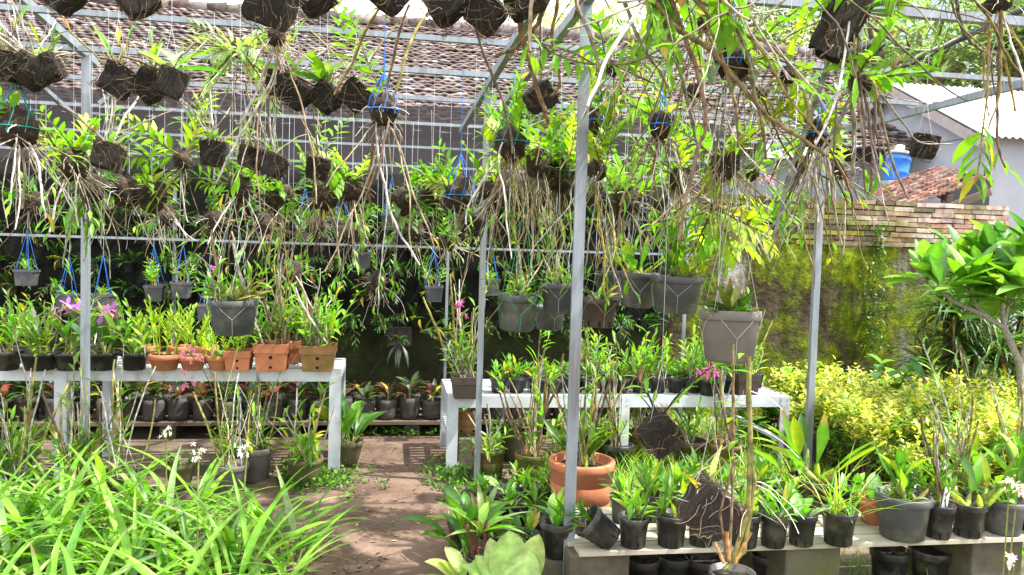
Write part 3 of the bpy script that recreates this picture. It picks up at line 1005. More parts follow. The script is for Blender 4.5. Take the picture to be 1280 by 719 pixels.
# ---- dark planter cloth on the shaded part of the wall, carried low to deepen its shade
xa, xb = -8.5, PY(838, 300, YW).x
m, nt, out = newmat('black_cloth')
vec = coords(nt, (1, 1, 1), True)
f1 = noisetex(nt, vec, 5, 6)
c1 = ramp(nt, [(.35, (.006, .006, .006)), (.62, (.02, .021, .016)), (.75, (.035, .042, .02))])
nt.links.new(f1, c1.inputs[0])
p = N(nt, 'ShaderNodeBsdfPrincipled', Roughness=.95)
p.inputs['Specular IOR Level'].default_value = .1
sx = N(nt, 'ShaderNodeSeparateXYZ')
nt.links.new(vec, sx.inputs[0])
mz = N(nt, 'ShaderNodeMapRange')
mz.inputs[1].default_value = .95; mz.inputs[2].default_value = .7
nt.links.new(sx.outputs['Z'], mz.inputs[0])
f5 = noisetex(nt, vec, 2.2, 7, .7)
c5 = ramp(nt, [(.35, (.016, .016, .010)), (.55, (.030, .036, .013)), (.7, (.05, .062, .016))])  # algae green low down, toned dark in place of shade on the wall
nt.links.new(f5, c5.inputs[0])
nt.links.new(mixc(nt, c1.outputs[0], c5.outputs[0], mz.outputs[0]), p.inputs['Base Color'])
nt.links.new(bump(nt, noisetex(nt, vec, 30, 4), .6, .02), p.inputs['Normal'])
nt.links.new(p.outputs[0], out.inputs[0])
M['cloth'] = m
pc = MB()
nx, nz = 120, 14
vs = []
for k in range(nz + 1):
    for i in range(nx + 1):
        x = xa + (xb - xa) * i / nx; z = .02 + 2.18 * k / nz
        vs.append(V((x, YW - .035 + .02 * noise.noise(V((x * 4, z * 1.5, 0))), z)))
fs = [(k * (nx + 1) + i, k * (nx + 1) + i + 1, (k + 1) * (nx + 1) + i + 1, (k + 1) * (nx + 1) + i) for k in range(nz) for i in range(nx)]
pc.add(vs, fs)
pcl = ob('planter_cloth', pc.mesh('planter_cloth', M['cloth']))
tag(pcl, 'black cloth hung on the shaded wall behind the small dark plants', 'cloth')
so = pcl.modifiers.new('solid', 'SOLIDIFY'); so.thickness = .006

# ---- shade net above the wall
m, nt, out = newmat('shade_net')
vec = coords(nt, (1, 1, 1), True)
wv = N(nt, 'ShaderNodeTexWave', Scale=14, Distortion=1.2, Detail=3)
wv.bands_direction = 'Z'
nt.links.new(vec, wv.inputs['Vector'])
c1 = ramp(nt, [(.2, (.018, .015, .017)), (.8, (.052, .042, .046))])
f1 = noisetex(nt, coords(nt, (.6, 1, 9), True), 6, 6, .7)
mm = N(nt, 'ShaderNodeMath'); mm.operation = 'MULTIPLY_ADD'
nt.links.new(wv.outputs['Fac'], mm.inputs[0]); mm.inputs[1].default_value = .35
nt.links.new(f1, mm.inputs[2])
nt.links.new(mm.outputs[0], c1.inputs[0])
p = N(nt, 'ShaderNodeBsdfPrincipled', Roughness=.9)
nt.links.new(c1.outputs[0], p.inputs['Base Color'])
tr = N(nt, 'ShaderNodeBsdfTranslucent'); tr.inputs[0].default_value = (.045, .038, .041, 1)
mx = N(nt, 'ShaderNodeMixShader'); mx.inputs[0].default_value = .35
nt.links.new(p.outputs[0], mx.inputs[1]); nt.links.new(tr.outputs[0], mx.inputs[2])
tp = N(nt, 'ShaderNodeBsdfTransparent')
mx2 = N(nt, 'ShaderNodeMixShader'); mx2.inputs[0].default_value = .10
nt.links.new(mx.outputs[0], mx2.inputs[1]); nt.links.new(tp.outputs[0], mx2.inputs[2])
nt.links.new(mx2.outputs[0], out.inputs[0])
M['net'] = m
YN = 7.36
nt0 = MB()
xa, xb = -8.5, PY(905, 190, YN).x
nx, nz = 80, 8
ztop = PY(560, 136, YN).z
vs = []
for k in range(nz + 1):
    for i in range(nx + 1):
        x = xa + (xb - xa) * i / nx; z = 1.9 + (ztop - 1.9) * k / nz
        vs.append(V((x, YN + .03 * noise.noise(V((x * 1.2, z * 2, 7))), z + (.02 * math.sin(x * 3.1) if k == nz else 0))))
fs = [(k * (nx + 1) + i, k * (nx + 1) + i + 1, (k + 1) * (nx + 1) + i + 1, (k + 1) * (nx + 1) + i) for k in range(nz) for i in range(nx)]
nt0.add(vs, fs)
tag(ob('shade_net', nt0.mesh('shade_net', M['net'])), 'dark mauve shade netting stretched above the wall under the tiled roof', 'netting')

# ---- tiled house behind
TC = [(.10, .074, .066), (.115, .087, .078), (.09, .066, .059), (.125, .097, .088), (.08, .06, .055), (.155, .125, .113), (.23, .19, .175)]


def tiled(mb, A, B, Cc, ncol, nrow, r, amp=.022, step=.035, cols=TC, samples=4):
    """A-B lower edge, Cc the upper corner above A; stepped courses of wavy tiles"""
    A, B, Cc = V(A), V(B), V(Cc)
    ex = B - A; ey = Cc - A
    nr = ex.cross(ey).normalized()
    nS = ncol * samples
    for k in range(nrow):
        row = [jit(r.choice(cols), r, .18) for _ in range(ncol + 1)]
        lift = [r.uniform(-.012, .016) for _ in range(ncol + 1)]
        sag = [.02 * noise.noise(V((i * .05, k * .2, 1))) for i in range(nS + 1)]
        vs = []; cs = []
        for (yy, hh) in ((k / nrow, step - .024), (k / nrow, step), ((k + 1) / nrow, 0)):
            for i in range(nS + 1):
                u = i / samples
                w = math.sin(2 * PI * (u + .5 * (k % 2)))
                t = min(ncol, int(u))
                vs.append(A + ex * (i / nS) + ey * yy + nr * (hh + amp * w + lift[t] + sag[i]))
                cs.append(row[t])
        fs = []
        for q in range(2):
            for i in range(nS):
                a = q * (nS + 1) + i
                fs.append((a, a + 1, a + nS + 2, a + nS + 1))
        mb.add(vs, fs, cs)


hx0, hx1 = -14.0, P(1062, 60, 15.5).x
ridge = PY(420, 24, 15.0).z
eave_z = 3.15
house = thing('tiled_house', 'long house with a weathered brown tiled roof beyond the shade netting', 'house', ((hx0 + hx1) / 2, 12, 0))
L0 = house.location
mb = MB()
r = random.Random(8)
tiled(mb, V((hx0, 10, eave_z)) - L0, V((hx1, 10, eave_z)) - L0, V((hx0, 15, ridge)) - L0, 150, 40, r, .008, .019)
rf = ob('roof', mb.mesh('roof', M['tile'], False), house)
mb = MB()
x = hx0
while x < hx1:
    pts = [V((x, 15.02, ridge - .01)) - L0, V((x + .36, 15.02, ridge + .02)) - L0]
    tube(mb, pts, [.13, .15], 8, jit(r.choice(TC), r, .2), cap=True)
    x += .33
ob('ridge_tile', mb.mesh('ridge_tile', M['tile'], True), rf)
mb = MB()
box(mb, ((0, 1.2, eave_z / 2 - .05)), (hx1 - hx0 - .8, 5.0, eave_z - .1))
vs = [V((hx1 - .4, 10.2, eave_z - .1)) - L0, V((hx1 - .4, 15, eave_z - .1)) - L0, V((hx1 - .4, 15, ridge - .1)) - L0]
mb.add(vs, [(0, 1, 2)])
M['render'] = noisy('grey_render', [(.3, (.33, .345, .39)), (.7, (.41, .42, .465))], 2.5, .9, bumps=.2)
ob('wall', mb.mesh('wall', M['render'], False), house)
mb = MB()
tiled(mb, V((hx1, 20, eave_z)) - L0, V((hx0, 20, eave_z)) - L0, V((hx1, 15.04, ridge)) - L0, 40, 12, r)
ob('rear_roof', mb.mesh('rear_roof', M['tile'], False), house)

# ---- grey house with white metal roof on the right
c0 = P(1222, 167, 10.0)
xg, yc, ez = c0.x, c0.y, c0.z
rz_ = ez + 1.0
gh = thing('grey_house', 'pale grey rendered house with white corrugated metal roof and gable end', 'house', (xg, yc, 0))
mb = MB()
LX, DY = 7.0, 3.6
box(mb, (LX / 2 + .12, DY / 2, ez / 2), (LX, DY, ez))
mb.add([V((.12, 0, ez - .01)), V((.12, DY, ez - .01)), V((.12, DY / 2, rz_ - .05))], [(2, 1, 0)])
ob('wall', mb.mesh('wall', M['render'], False), gh)
M['metalroof'] = noisy('white_metal', [(.3, (.70, .71, .72)), (.7, (.80, .81, .82))], 3, .45, .0, .05)
mb = MB()
for sg in (0, 1):
    nS = 140
    vs = []
    ya, yb = (-.25, DY / 2) if sg == 0 else (DY + .25, DY / 2)
    za = ez - .10
    for yy, z in ((ya, za), (yb, rz_)):
        for i in range(nS + 1):
            vs.append(V((-.12 + (LX + .4) * i / nS, yy, z + .03 + .018 * math.cos(PI * i))))
    mb.add(vs, [(i, i + 1, nS + 2 + i, nS + 1 + i) if sg == 0 else (i + 1, i, nS + 1 + i, nS + 2 + i) for i in range(nS)])
rfm = ob('roof', mb.mesh('roof', M['metalroof'], False), gh)
mb = MB()
M['fascia'] = noisy('fascia_board', [(.3, (.30, .25, .23)), (.7, (.42, .37, .35))], 5, .8, bumps=.2)
bar(mb, V((-.10, -.24, ez - .17)), V((-.10, DY / 2, rz_ - .07)), .03, .13)
bar(mb, V((-.10, DY + .24, ez - .17)), V((-.10, DY / 2 + .02, rz_ - .07)), .03, .13)
ob('fascia', mb.mesh('fascia', M['fascia'], False), rfm)

# lean-to with small tiled roof in front of the gable
s0, s1 = P(1076, 243, 9.3), P(1234, 206, 9.3)
f0, f1 = P(1138, 259, 8.5), P(1238, 222, 8.5)
lt = thing('lean_to', 'small lean-to with a sloping red tiled roof behind the brick wall', 'shed', (s1.x, s1.y, 0))
L1 = V(lt.location)
mb = MB()
tiled(mb, f0 - L1, f1 - L1, s0 - L1, 18, 9, r, .009, .03, [(.34, .20, .15), (.28, .15, .11), (.42, .28, .22), (.22, .13, .10)])
ob('roof', mb.mesh('roof', M['tile'], False), lt)
mb = MB()
for (a, b) in ((f0, s0), (f1, s1), (f0.lerp(f1, .5), s0.lerp(s1, .5))):
    bar(mb, a - L1 - V((0, 0, .07)), b - L1 - V((0, 0, .07)), .06, .08)
bar(mb, f0 - L1 - V((0, 0, .16)), f1 - L1 - V((0, 0, .16)), .06, .08)
ob('rafter', mb.mesh('rafter', M['darkplank'], False), lt)
mb = MB()
bz = f0.z - .35
box(mb, ((f0.x + s1.x) / 2 - L1.x, s1.y - L1.y + .02, bz / 2), (s1.x - f0.x - .1, .1, bz))
box(mb, (f0.x - L1.x + .2, (f0.y + s0.y) / 2 - L1.y, bz / 2 - .05), (.1, .9, bz - .1))
ob('wall', mb.mesh('wall', M['render'], False), lt)
mb = MB()
q = P(1207, 240, 9.15)
box(mb, q - L1, (.62, .03, .42))
ob('window', mb.mesh('window', noisy('dark_opening', [(.3, (.012, .014, .02)), (.7, (.02, .022, .03))], 5, .3, bumps=0), False), lt)

# blue barrel standing on a stand behind the lean-to
qb = P(1118, 228, 9.75)
br_ = thing('blue_barrel', 'blue plastic barrel with white cap standing above the lean-to roof', 'barrel', qb)
M['barrel'] = noisy('blue_plastic', [(.3, (.02, .13, .50)), (.7, (.035, .20, .62))], 6, .4, bumps=.05)
mb = MB()
hb = .40
lathe(mb, [(0, 0), (.115, 0), (.135, .03), (.142, .09), (.156, .11), (.156, .125), (.142, .145), (.148, .2), (.142, .26), (.156, .28), (.156, .295), (.142, .315), (.135, .36), (.11, .39), (.05, .40), (0, .40)], 28)
ob('body', mb.mesh('body', M['barrel']), br_)
mb = MB()
lathe(mb, [(.055, .40), (.055, .46), (.05, .47), (0, .47)], 16)
ob('cap', mb.mesh('cap', M['metalroof']), br_)
mb = MB()
lathe(mb, [(.124, .378), (.150, .345), (.152, .36), (.128, .392)], 24)
ob('rim', mb.mesh('rim', M['fascia']), br_)
br_.rotation_euler = (0, R(7), 0)
st = thing('barrel_stand', 'masonry stand carrying the blue barrel behind the lean-to roof', 'stand', (qb.x, qb.y, 0))
mb = MB()
box(mb, (0, 0, qb.z / 2 - .06), (.42, .42, qb.z - .12))
box(mb, (0, 0, qb.z - .065), (.5, .5, .126))
ob('body', mb.mesh('body', M['render'], False), st)

# ---- distant trees, washed-out glare painted into their pale leaves
def tree(label, px, py, d, rw, rh, n, col, seed, size=.34):
    r = random.Random(seed)
    c = P(px, py, d)
    t = thing('tree', label, 'tree', (c.x, c.y, 0), (0, 0, 0), 'trees behind the houses')
    mt, ml = MB(), MB()
    hgt = c.z
    tube(mt, [V((0, 0, -.2)), V((.1, 0, hgt * .4)), V((-.1, .1, hgt * .8)), V((0, 0, hgt + rh * .3))], [.3, .24, .17, .06], 8, (.16, .12, .08))
    cl = []
    for i in range(14):
        u = rdir(r, r.uniform(-.8, 1.3)) * r.uniform(.45, .95)
        e = V((u.x * rw, u.y * rw, hgt + u.z * rh))
        tube(mt, [V((0, 0, hgt * .75 + r.uniform(-.5, .8))), e * .5 + V((0, 0, hgt * .45)), e], [.10, .06, .02], 5, (.16, .12, .08))
        cl.append((e, r.uniform(.28, .5) * rw))
    for i in range(n):
        e, s = r.choice(cl)
        q = e + rdir(r, r.uniform(-1.4, 1.4)) * s * r.random() ** .45
        dd = rdir(r, r.uniform(-.9, .6))
        leaf(ml, q, dd, size * r.uniform(.6, 1.3), size * .45, jit(col, r, .3), .5, .2, 2)
    ob('trunk', mt.mesh('trunk', M['cane']), t)
    ob('crown', ml.mesh('crown', M['leaf']), t)


TCOL = (.24, .32, .17)
tree('pale bushy tree far behind the tiled roof ridge, close to the tall front post', 770, 70, 26, 3.2, 2.4, 2600, (.34, .37, .28), 1)
tree('pale wide tree rising over the right end of the tiled roof', 900, 40, 27, 3.8, 3.0, 3400, (.33, .36, .27), 2)
tree('pale tall tree between the tiled roof and the white metal roof', 1030, 50, 26, 3.6, 3.2, 3400, (.32, .36, .25), 3)
tree('green tree standing right behind the white metal roof', 1150, 60, 22, 3.0, 2.2, 3000, TCOL, 4)
tree('green tree behind the far end of the white metal roof', 1275, 70, 21, 3.0, 2.0, 3000, TCOL, 5)

# ================================================================== steel frame over the nursery
fr = thing('steel_pergola', 'silver steel frame of posts and roof beams over the hanging orchids', 'frame', (0, 5, 0))
LF = V(fr.location)


def fpart(name, segs, w, h, mat='steel'):
    mb = MB()
    for a, b in segs:
        bar(mb, V(a) - LF, V(b) - LF, w, h)
    return ob(name, mb.mesh(name, M[mat], False), fr)


def post(pxt, pyt, pxb, pyb, d, w, ztop=None):
    """box-section post with flat seams down its face"""
    b = P(pxb, pyb, d); b.z = -.05
    t = V((b.x, b.y, ztop or P(pxt, pyt, d).z))
    mb = MB()
    box(mb, (b + t) / 2 - LF, (w, w * .9, t.z - b.z))
    box(mb, V((b.x - w * .5 - .001, b.y - w * .46, (b.z + t.z) / 2)) - LF, (w * .18, .004, t.z - b.z - .004))
    o = ob('post', mb.mesh('post', M['steel'], False), fr)
    return b


ZT = 2.645
pf = post(735, 0, 712, 640, 3.3, .042, ZT)
pl = post(118, 75, 107, 520, 4.7, .038, ZT)
pm = post(609, 110, 598, 530, 5.05, .036, ZT)
pr = post(1026, 150, 1012, 520, 5.5, .044, ZT)
pb1 = post(218, 225, 217, 480, 6.6, .022, 2.0)
pb2 = post(557, 300, 556, 480, 6.4, .02, 1.75)
pb3 = post(858, 235, 855, 400, 6.4, .026, 2.1)
X0, X1 = -6, 8
for y, z, w in ((1.5, ZT + .02, .04), (2.3, ZT + .02, .04), (pf.y, ZT + .02, .04), (4.15, ZT + .02, .028), (4.92, ZT + .02, .032), (5.75, ZT + .01, .028), (6.85, ZT, .026)):
    fpart('purlin', [((X0, y, z), (X1 if y < 4.5 else pr.x + .62, y, z))], w, w)
for z in (2.44, 2.27):
    fpart('rail', [((X0, 6.86, z), (PY(905, 200, 6.86).x, 6.86, z))], .018, .02)
fpart('rail', [((X0, 6.6, PY(400, 305, 6.6).z), (PY(870, 318, 6.6).x, 6.6, PY(400, 305, 6.6).z))], .018, .02)
fpart('rafter', [(P(119, 78, 4.72), P(14, -14, 3.9))], .036, .045)
for x in (pf.x, pm.x, pr.x + .6):
    fpart('rafter', [((x, 1.0, ZT - .04), (x, 6.9, ZT - .04))], .036, .045)
# diagonal braces at the left rear
fpart('brace', [(P(48, 105, 5.0), P(128, 175, 6.3)), ], .03, .03)
fpart('brace', [(P(125, 130, 5.2), P(185, 78, 5.2))], .03, .03)
fpart('brace', [(P(145, 160, 5.6), P(205, 212, 6.6))], .03, .03)
fpart('brace', [(P(1010, 135, 5.6), P(1062, 178, 5.9))], .03, .03)
# strings of the trellis
mb = MB()
r = random.Random(2)
x = -6
while x < 2.4:
    tube(mb, [V((x, 6.83, 2.0 + r.uniform(-.5, 0))) - LF, V((x + r.uniform(-.01, .01), 6.83, ZT)) - LF], .0022, 3)
    x += r.choice((.19, .21, .24, .4))
ob('trellis_string', mb.mesh('trellis_string', M['wire']), fr)
pp = thing('dark_pole', 'dark thin pole running up and out over the metal roof at upper right', 'pole', P(1100, 97, 5.2))
mb = MB()
a, b = P(1098, 98, 5.4), P(1330, -12, 4.6)
tube(mb, [(a.lerp(b, i / 12)) - V(pp.location) for i in range(13)], .016, 8, (.05, .045, .05), 3, True)
ob('shaft', mb.mesh('shaft', M['cane']), pp)

# ================================================================== steel tables
def table(label, xa, xb, ya, yb, z, legs, rearlegs, brace=None):
    t = thing('steel_table', label, 'table', ((xa + xb) / 2, (ya + yb) / 2, 0))
    o = V(t.location)
    e = .082
    mb = MB()
    for (a, b) in (((xa, ya, z - e / 2), (xb, ya, z - e / 2)), ((xa, yb, z - e / 2), (xb, yb, z - e / 2))):
        bar(mb, V(a) - o, V(b) - o, .006, e)
    for x in (xa, xb):
        bar(mb, V((x, ya + .006, z - e / 2)) - o, V((x, yb - .006, z - e / 2)) - o, .006, e)
    for y, s in ((ya, 1), (yb, -1)):
        bar(mb, V((xa + .004, y + s * .024, z - .003)) - o, V((xb - .004, y + s * .024, z - .003)) - o, .04, .005)
    ob('frame', mb.mesh('frame', M['wtable'], False), t)
    mb = MB()
    y = ya + .07
    while y < yb - .03:
        bar(mb, V((xa + .005, y, z - .008)) - o, V((xb - .005, y, z - .008)) - o, .045, .006)
        y += .075
    ob('table_top', mb.mesh('table_top', M['wtable'], False), t)
    for (lst, y, s) in ((legs, ya, 1), (rearlegs, yb, -1)):
        for x in lst:
            mb = MB()
            sx = 1 if x < (xa + xb) / 2 else -1
            box(mb, V((x, y - s * .0045, (z - .004) / 2 - .02)) - o, (.075, .006, z - .004 + .04))
            box(mb, V((x - sx * .035, y + s * .036, (z - .05) / 2 - .02)) - o, (.005, .065, z - .05 + .04))
            for zz in (z - .02, z - .06):
                for dx in (-.02, .02):
                    lathe_at(mb, V((x + dx, y - s * .009, zz)) - o)
            ob('leg', mb.mesh('leg', M['wtable'], False), t)
    if brace is not None:
        mb = MB()
        for a, b in brace:
            mb = MB(); bar(mb, V(a) - o, V(b) - o, .03, .03)
            ob('brace', mb.mesh('brace', M['wtable'], False), t)
    return t


def lathe_at(mb, c):
    box(mb, c, (.008, .006, .008))


ZL, ZR = .72, .54
YT = 5.26
YL2 = 5.80
xl1 = PY(425, 465, YT).x
table('long pale steel table on the left holding black and terracotta orchid pots', -4.6, xl1, YT, YL2, ZL,
      [PY(76, 500, YT).x, xl1 - .03, -4.55], [PY(135, 480, YL2).x, xl1 - .03, -4.55])
xr0, xr1 = PY(561, 500, YT).x, PY(986, 498, YT).x
table('low pale steel table on the right with a rear row of black seedling pots', xr0, xr1, YT, YL2 + .15, ZR,
      [xr0 + .03, PY(780, 520, YT).x, xr1 - .03], [xr0 + .03, xr1 - .03],
      [((xr1 - .03, YT + .02, .2), (PY(905, 500, YT).x, YL2 + .12, ZR - .1)), ((xr0 + .02, YT + .02, .25), (xr0 + .02, YL2 + .1, .25))])
# ================================================================== the hanging garden
def sz(wpx, d): return wpx * d / F


HB = 'fibre blocks hung under the frame'
# ---- front row at the top edge, cut by the frame of the picture
for (px, py, d, s, tl, st, lab) in (
    (78, -6, 2.35, 40, 40, 'few', 'black fibre block at the top edge, leftmost of the front row'),
    (170, -2, 2.3, 44, 52, 'few', 'tilted black fibre block at the top edge above the yellowed leaf'),
    (338, 6, 2.2, 56, 20, 'arch', 'large black fibre block with pale roots trailing down its left at the top edge'),
    (391, -4, 2.3, 42, 48, 'few', 'small black fibre block touching the largest block of the front row'),
    (488, -8, 2.3, 44, 30, 'arch', 'black fibre block at the top edge beside two thick brown canes'),
    (556, 2, 2.3, 50, 50, 'arch', 'black fibre block hung corner down between the two thick brown canes'),
    (606, 16, 2.3, 46, 42, 'few', 'black fibre block hanging lowest of the front row, corner down'),
    (655, 2, 2.35, 42, 55, 'arch', 'black fibre block at the top edge left of the tall front post'),
):
    hang_block(lab, P(px, py, d), sz(s, d), tl, st, int(px), HB)
# ---- second row
for k, (px, py, d, s, tl, st, lab) in enumerate((
    (10, 84, 3.2, 40, 10, 'few', 'ragged black fibre block, outermost in the cluster of three at upper left'),
    (40, 90, 3.2, 40, 35, 'canes', 'ragged black fibre block in the middle of the cluster of three at upper left'),
    (60, 86, 3.15, 32, 60, 'few', 'ragged brown fibre block ending the cluster of three at upper left'),
    (148, 101, 3.2, 40, 28, 'few', 'black fibre block with a long yellowed leaf rising from it'),
    (187, 108, 3.2, 38, 45, 'few', 'black fibre block hung corner down beside a ragged twin with a green leaf'),
    (214, 104, 3.15, 36, 20, 'big', 'ragged fibre block with a curled green leaf hanging below it'),
    (353, 104, 3.2, 36, 5, 'few', 'ragged black fibre block with broad green leaves above two blocks in a row'),
    (370, 117, 3.2, 36, 42, 'big', 'black fibre block hung corner down under a broad yellow-green leaf'),
    (408, 122, 3.2, 34, 45, 'big', 'black fibre block with two broad green leaves standing upright'),
    (444, 120, 3.2, 36, 42, 'fern', 'black diamond fibre block beside a blue corded root ball'),
    (675, 123, 3.0, 34, 55, 'few', 'tilted black fibre block crossed by a thick brown cane'),
    (135, 196, 3.6, 34, 15, 'canes', 'black fibre block with tall white canes near the left rear post'),
    (266, 192, 3.6, 30, 3, 'canes', 'small flat fibre block under a pair of straight white stems'),
    (313, 197, 3.6, 28, 12, 'few', 'small dark fibre block beside a tilted twin with white roots'),
    (341, 207, 3.6, 30, 24, 'canes', 'tilted dark fibre block with white stems rising to the front row'),
    (397, 211, 3.6, 30, 8, 'fern', 'dark brown fibre block with a large leafy shoot arching over it'),
    (590, 282, 4.2, 26, 20, 'canes', 'reddish brown block with orange roots beside the middle post'),
    (1155, 183, 3.2, 30, 12, None, 'small black fibre block on pale twigs in front of the grey house'),
    (824, 543, 3.1, 46, 50, 'oldc', 'rough grey-brown fibre block above the seedling pots, roots across it'),
    (886, 636, 2.9, 62, 38, 'pale', 'large square brown fibre block with a pale stiff leaf leaning on black pots'),
)):
    if st == 'oldc':
        o = hang_block(lab, P(px, py, d), sz(s, d), tl, 'fern', k, None)
        o.children[0].material_slots[0].link = 'OBJECT'; o.children[0].material_slots[0].material = M['fibre2']
    elif st == 'pale':
        o = hang_block(lab, P(px, py, d), sz(s, d), tl, None, k, None, yaw=0)
        o.children[0].material_slots[0].link = 'OBJECT'; o.children[0].material_slots[0].material = M['fibre2']
        ml, mc = MB(), MB(); r = random.Random(77)
        leaf(ml, V((.01, 0, .06)), V((.12, 0, 1)), .19, .05, (.52, .52, .28), .15, .35, 7, .5)
        leaf(ml, V((-.04, 0, .06)), V((-.55, -.2, .8)), .15, .04, FRESH, .5, .3, 7, .5)
        leaf(ml, V((-.02, 0, .06)), V((.35, -.2, .9)), .13, .04, (.40, .42, .16), .3, .3, 7, .5)
        canes(mc, V((0, -.02, .05)), 9, .2, (-.3, 1.2), [WHITE, TAN], r, .003, -1.5, .2, .05)
        ob('foliage', ml.mesh('foliage', M['leaf']), o); ob('cane', mc.mesh('cane', M['cane']), o)
    else:
        hang_block(lab, P(px, py, d), sz(s, d), tl, st, k + 3, HB)
# the single yellowed leaf and stem of the block at (148,101)
ml, mc = MB(), MB()
for o in [o for o in C.objects if o.get('label', '').startswith('black fibre block with a long yellowed')]:
    d = 3.2
    a, b = P(140, 92, d) - o.location, P(96, 45, d) - o.location
    tube(mc, [a, a.lerp(b, .5) + V((.01, 0, .0)), b], .004, 5, GCANE)
    leaf(ml, b, P(84, 16, d) - P(96, 45, d), .10, .028, (.55, .26, .05), .2, .25, 6, .5)
    ob('yellowed_leaf', ml.mesh('yellowed_leaf', M['leaf']), o); ob('cane', mc.mesh('cane', M['cane']), o)

WT = [WHITE, WHITE, TAN]; WB = [WHITE, TAN, BROWN]; OL = [OLIVE, TAN, BROWN, OLIVE]; BR = [BROWN, DBROWN, TAN]; MX = [WHITE, OLIVE, TAN, BROWN]
FY = [FRESH, YEL, FRESH]; FM = [FRESH, MIDG]
# ---- bundles of canes: label, px, py, d, ball px, seed, options
def B(label, px, py, d, bp, seed, **k):
    return bundle(label, P(px, py, d), sz(bp, d) / 2, seed, **k)


B('brown root ball on a teal cord with pale canes streaming down at far left', 20, 160, 3.2, 46, 1, cord='tealcord',
  hang=((20, .48, -1.5, -.6, WT, .0052, -1.2), (14, .34, -.5, .3, WB, .004, -2.2)), shoots=((5, .3, 10, .085, .024, .1, 1.2, FY),))
B('tangle of thin brown roots with leaves between the far left bundle and the left post', 92, 205, 3.9, 50, 2,
  hang=((22, .35, -.6, .5, WB, .0036, -2.2), (9, .5, -1.5, -.9, WT, .005, -1)), shoots=((6, .34, 12, .08, .024, .4, 1.4, FY),), roots=50, fib=.18)
B('shaggy brown root clump with long pale canes in front of the left post', 115, 235, 4.2, 44, 3,
  hang=((16, .55, -1.5, -.8, WT, .005, -1),), shoots=((4, .25, 10, .075, .022, -.4, .8, FM), (2, .3, 8, .10, .03, -1.4, -.8, FRESH)))
B('brown mossy clump with one orange leaf under the small square block', 160, 240, 4.3, 48, 4,
  hang=((9, .4, -1.4, -.5, WT, .005, -1.4),), shoots=((3, .22, 8, .08, .024, -.2, 1, FM),), big=((1, .07, .03, .6, 1, (.55, .28, .03)),), roots=40)
B('brown clump with a single white cane hanging straight below it', 190, 245, 4.3, 50, 5,
  hang=((3, .36, -1.5, -1.2, [WHITE], .007, -.6), (7, .3, -1, 0, WB, .004, -2)), shoots=((2, .26, 9, .085, .024, .5, 1.3, FY),), roots=40)
B('leafy bundle with arching pinnate shoots left of the white stemmed block', 228, 200, 4.2, 30, 6,
  hang=((10, .45, -1.4, -.5, MX, .0045, -1.2),), shoots=((6, .42, 14, .085, .024, .0, 1.3, FY),))
B('bundle with bright paired leaves above the grey hanging basin', 300, 235, 4.4, 42, 7,
  hang=((16, .5, -1.4, -.2, WB, .0045, -1.8),), shoots=((5, .3, 11, .08, .022, .0, 1.3, FM),), roots=35)
B('untidy root clump with long tan canes left of the twin corner blocks', 352, 250, 4.6, 46, 8,
  hang=((18, .55, -1.5, -.1, MX, .004, -1.8),), shoots=((4, .3, 10, .075, .022, -.5, 1, FM),), roots=50)
B('clump of drooping ferny roots below the leafy brown block', 405, 245, 4.4, 44, 9,
  hang=((24, .42, -1.4, .1, OL, .0032, -2.2),), shoots=((4, .32, 12, .075, .02, .2, 1.3, FY),), roots=60, fib=.2)
B('black root ball netted in blue cord with two thick brown canes reaching up', 479, 138, 3.0, 36, 10, cord='bluecord',
  hang=((9, .75, -1.5, -.9, WB, .0065, -.9), (6, .5, -1.4, -.6, OL, .0045, -1.2)), up=((2, .55, 1.1, 1.4, [BROWN, OLIVE], .010, .1),), shoots=((1, .42, 17, .065, .026, 1.0, 1.2, FRESH),), roots=30)
B('pale leafy bundle hanging behind the largest front row block', 300, 62, 3.4, 28, 11,
  hang=((9, .5, -1.5, -.7, [TAN, WHITE], .0035, -1),), shoots=((9, .3, 15, .06, .016, -.6, .7, PALE),))
B('bundle of thin pale stems falling from the front row over two blocks', 345, 45, 2.6, 30, 12,
  hang=((8, .62, -1.5, -1.0, WT, .004, -.6),), roots=50, fib=.14)
B('bundle with upright bright shoots between the twin blocks and the blue netted ball', 440, 235, 4.4, 40, 13,
  hang=((14, .5, -1.5, -.3, WB, .004, -1.6),), shoots=((5, .3, 12, .07, .02, .6, 1.4, FY),))
B('root clump with a broad variegated leaf hanging over the dark gap', 505, 250, 4.6, 40, 14,
  hang=((12, .6, -1.5, -.6, WB, .0045, -1.2),), shoots=((3, .25, 9, .07, .02, -.2, 1, FM),), big=((4, .16, .055, -1.3, -.6, (.16, .26, .09)),))
B('brown root clump with leaves hanging behind the blue netted ball', 540, 245, 4.8, 42, 15,
  hang=((14, .45, -1.4, .1, OL, .004, -1.8),), shoots=((5, .28, 11, .07, .02, 0, 1.3, FM),), roots=40)
B('leafy bundle with tan roots left of the middle post', 575, 245, 4.5, 40, 16, cord='bluecord',
  hang=((12, .4, -1.4, -.2, WB, .0045, -1.8),), shoots=((6, .32, 12, .075, .022, .3, 1.3, FY), (3, .3, 9, .09, .022, -1.4, -.9, FY)))
B('teal corded root ball with a dense skirt of olive canes right of the middle post', 640, 178, 3.6, 40, 17, cord='tealcord',
  hang=((34, .62, -1.5, -1.05, OL, .0036, -.7), (7, .7, -1.4, -.4, [WHITE, TAN], .0055, -1.6)), shoots=((5, .36, 14, .08, .022, .2, 1.3, FY),), roots=40)
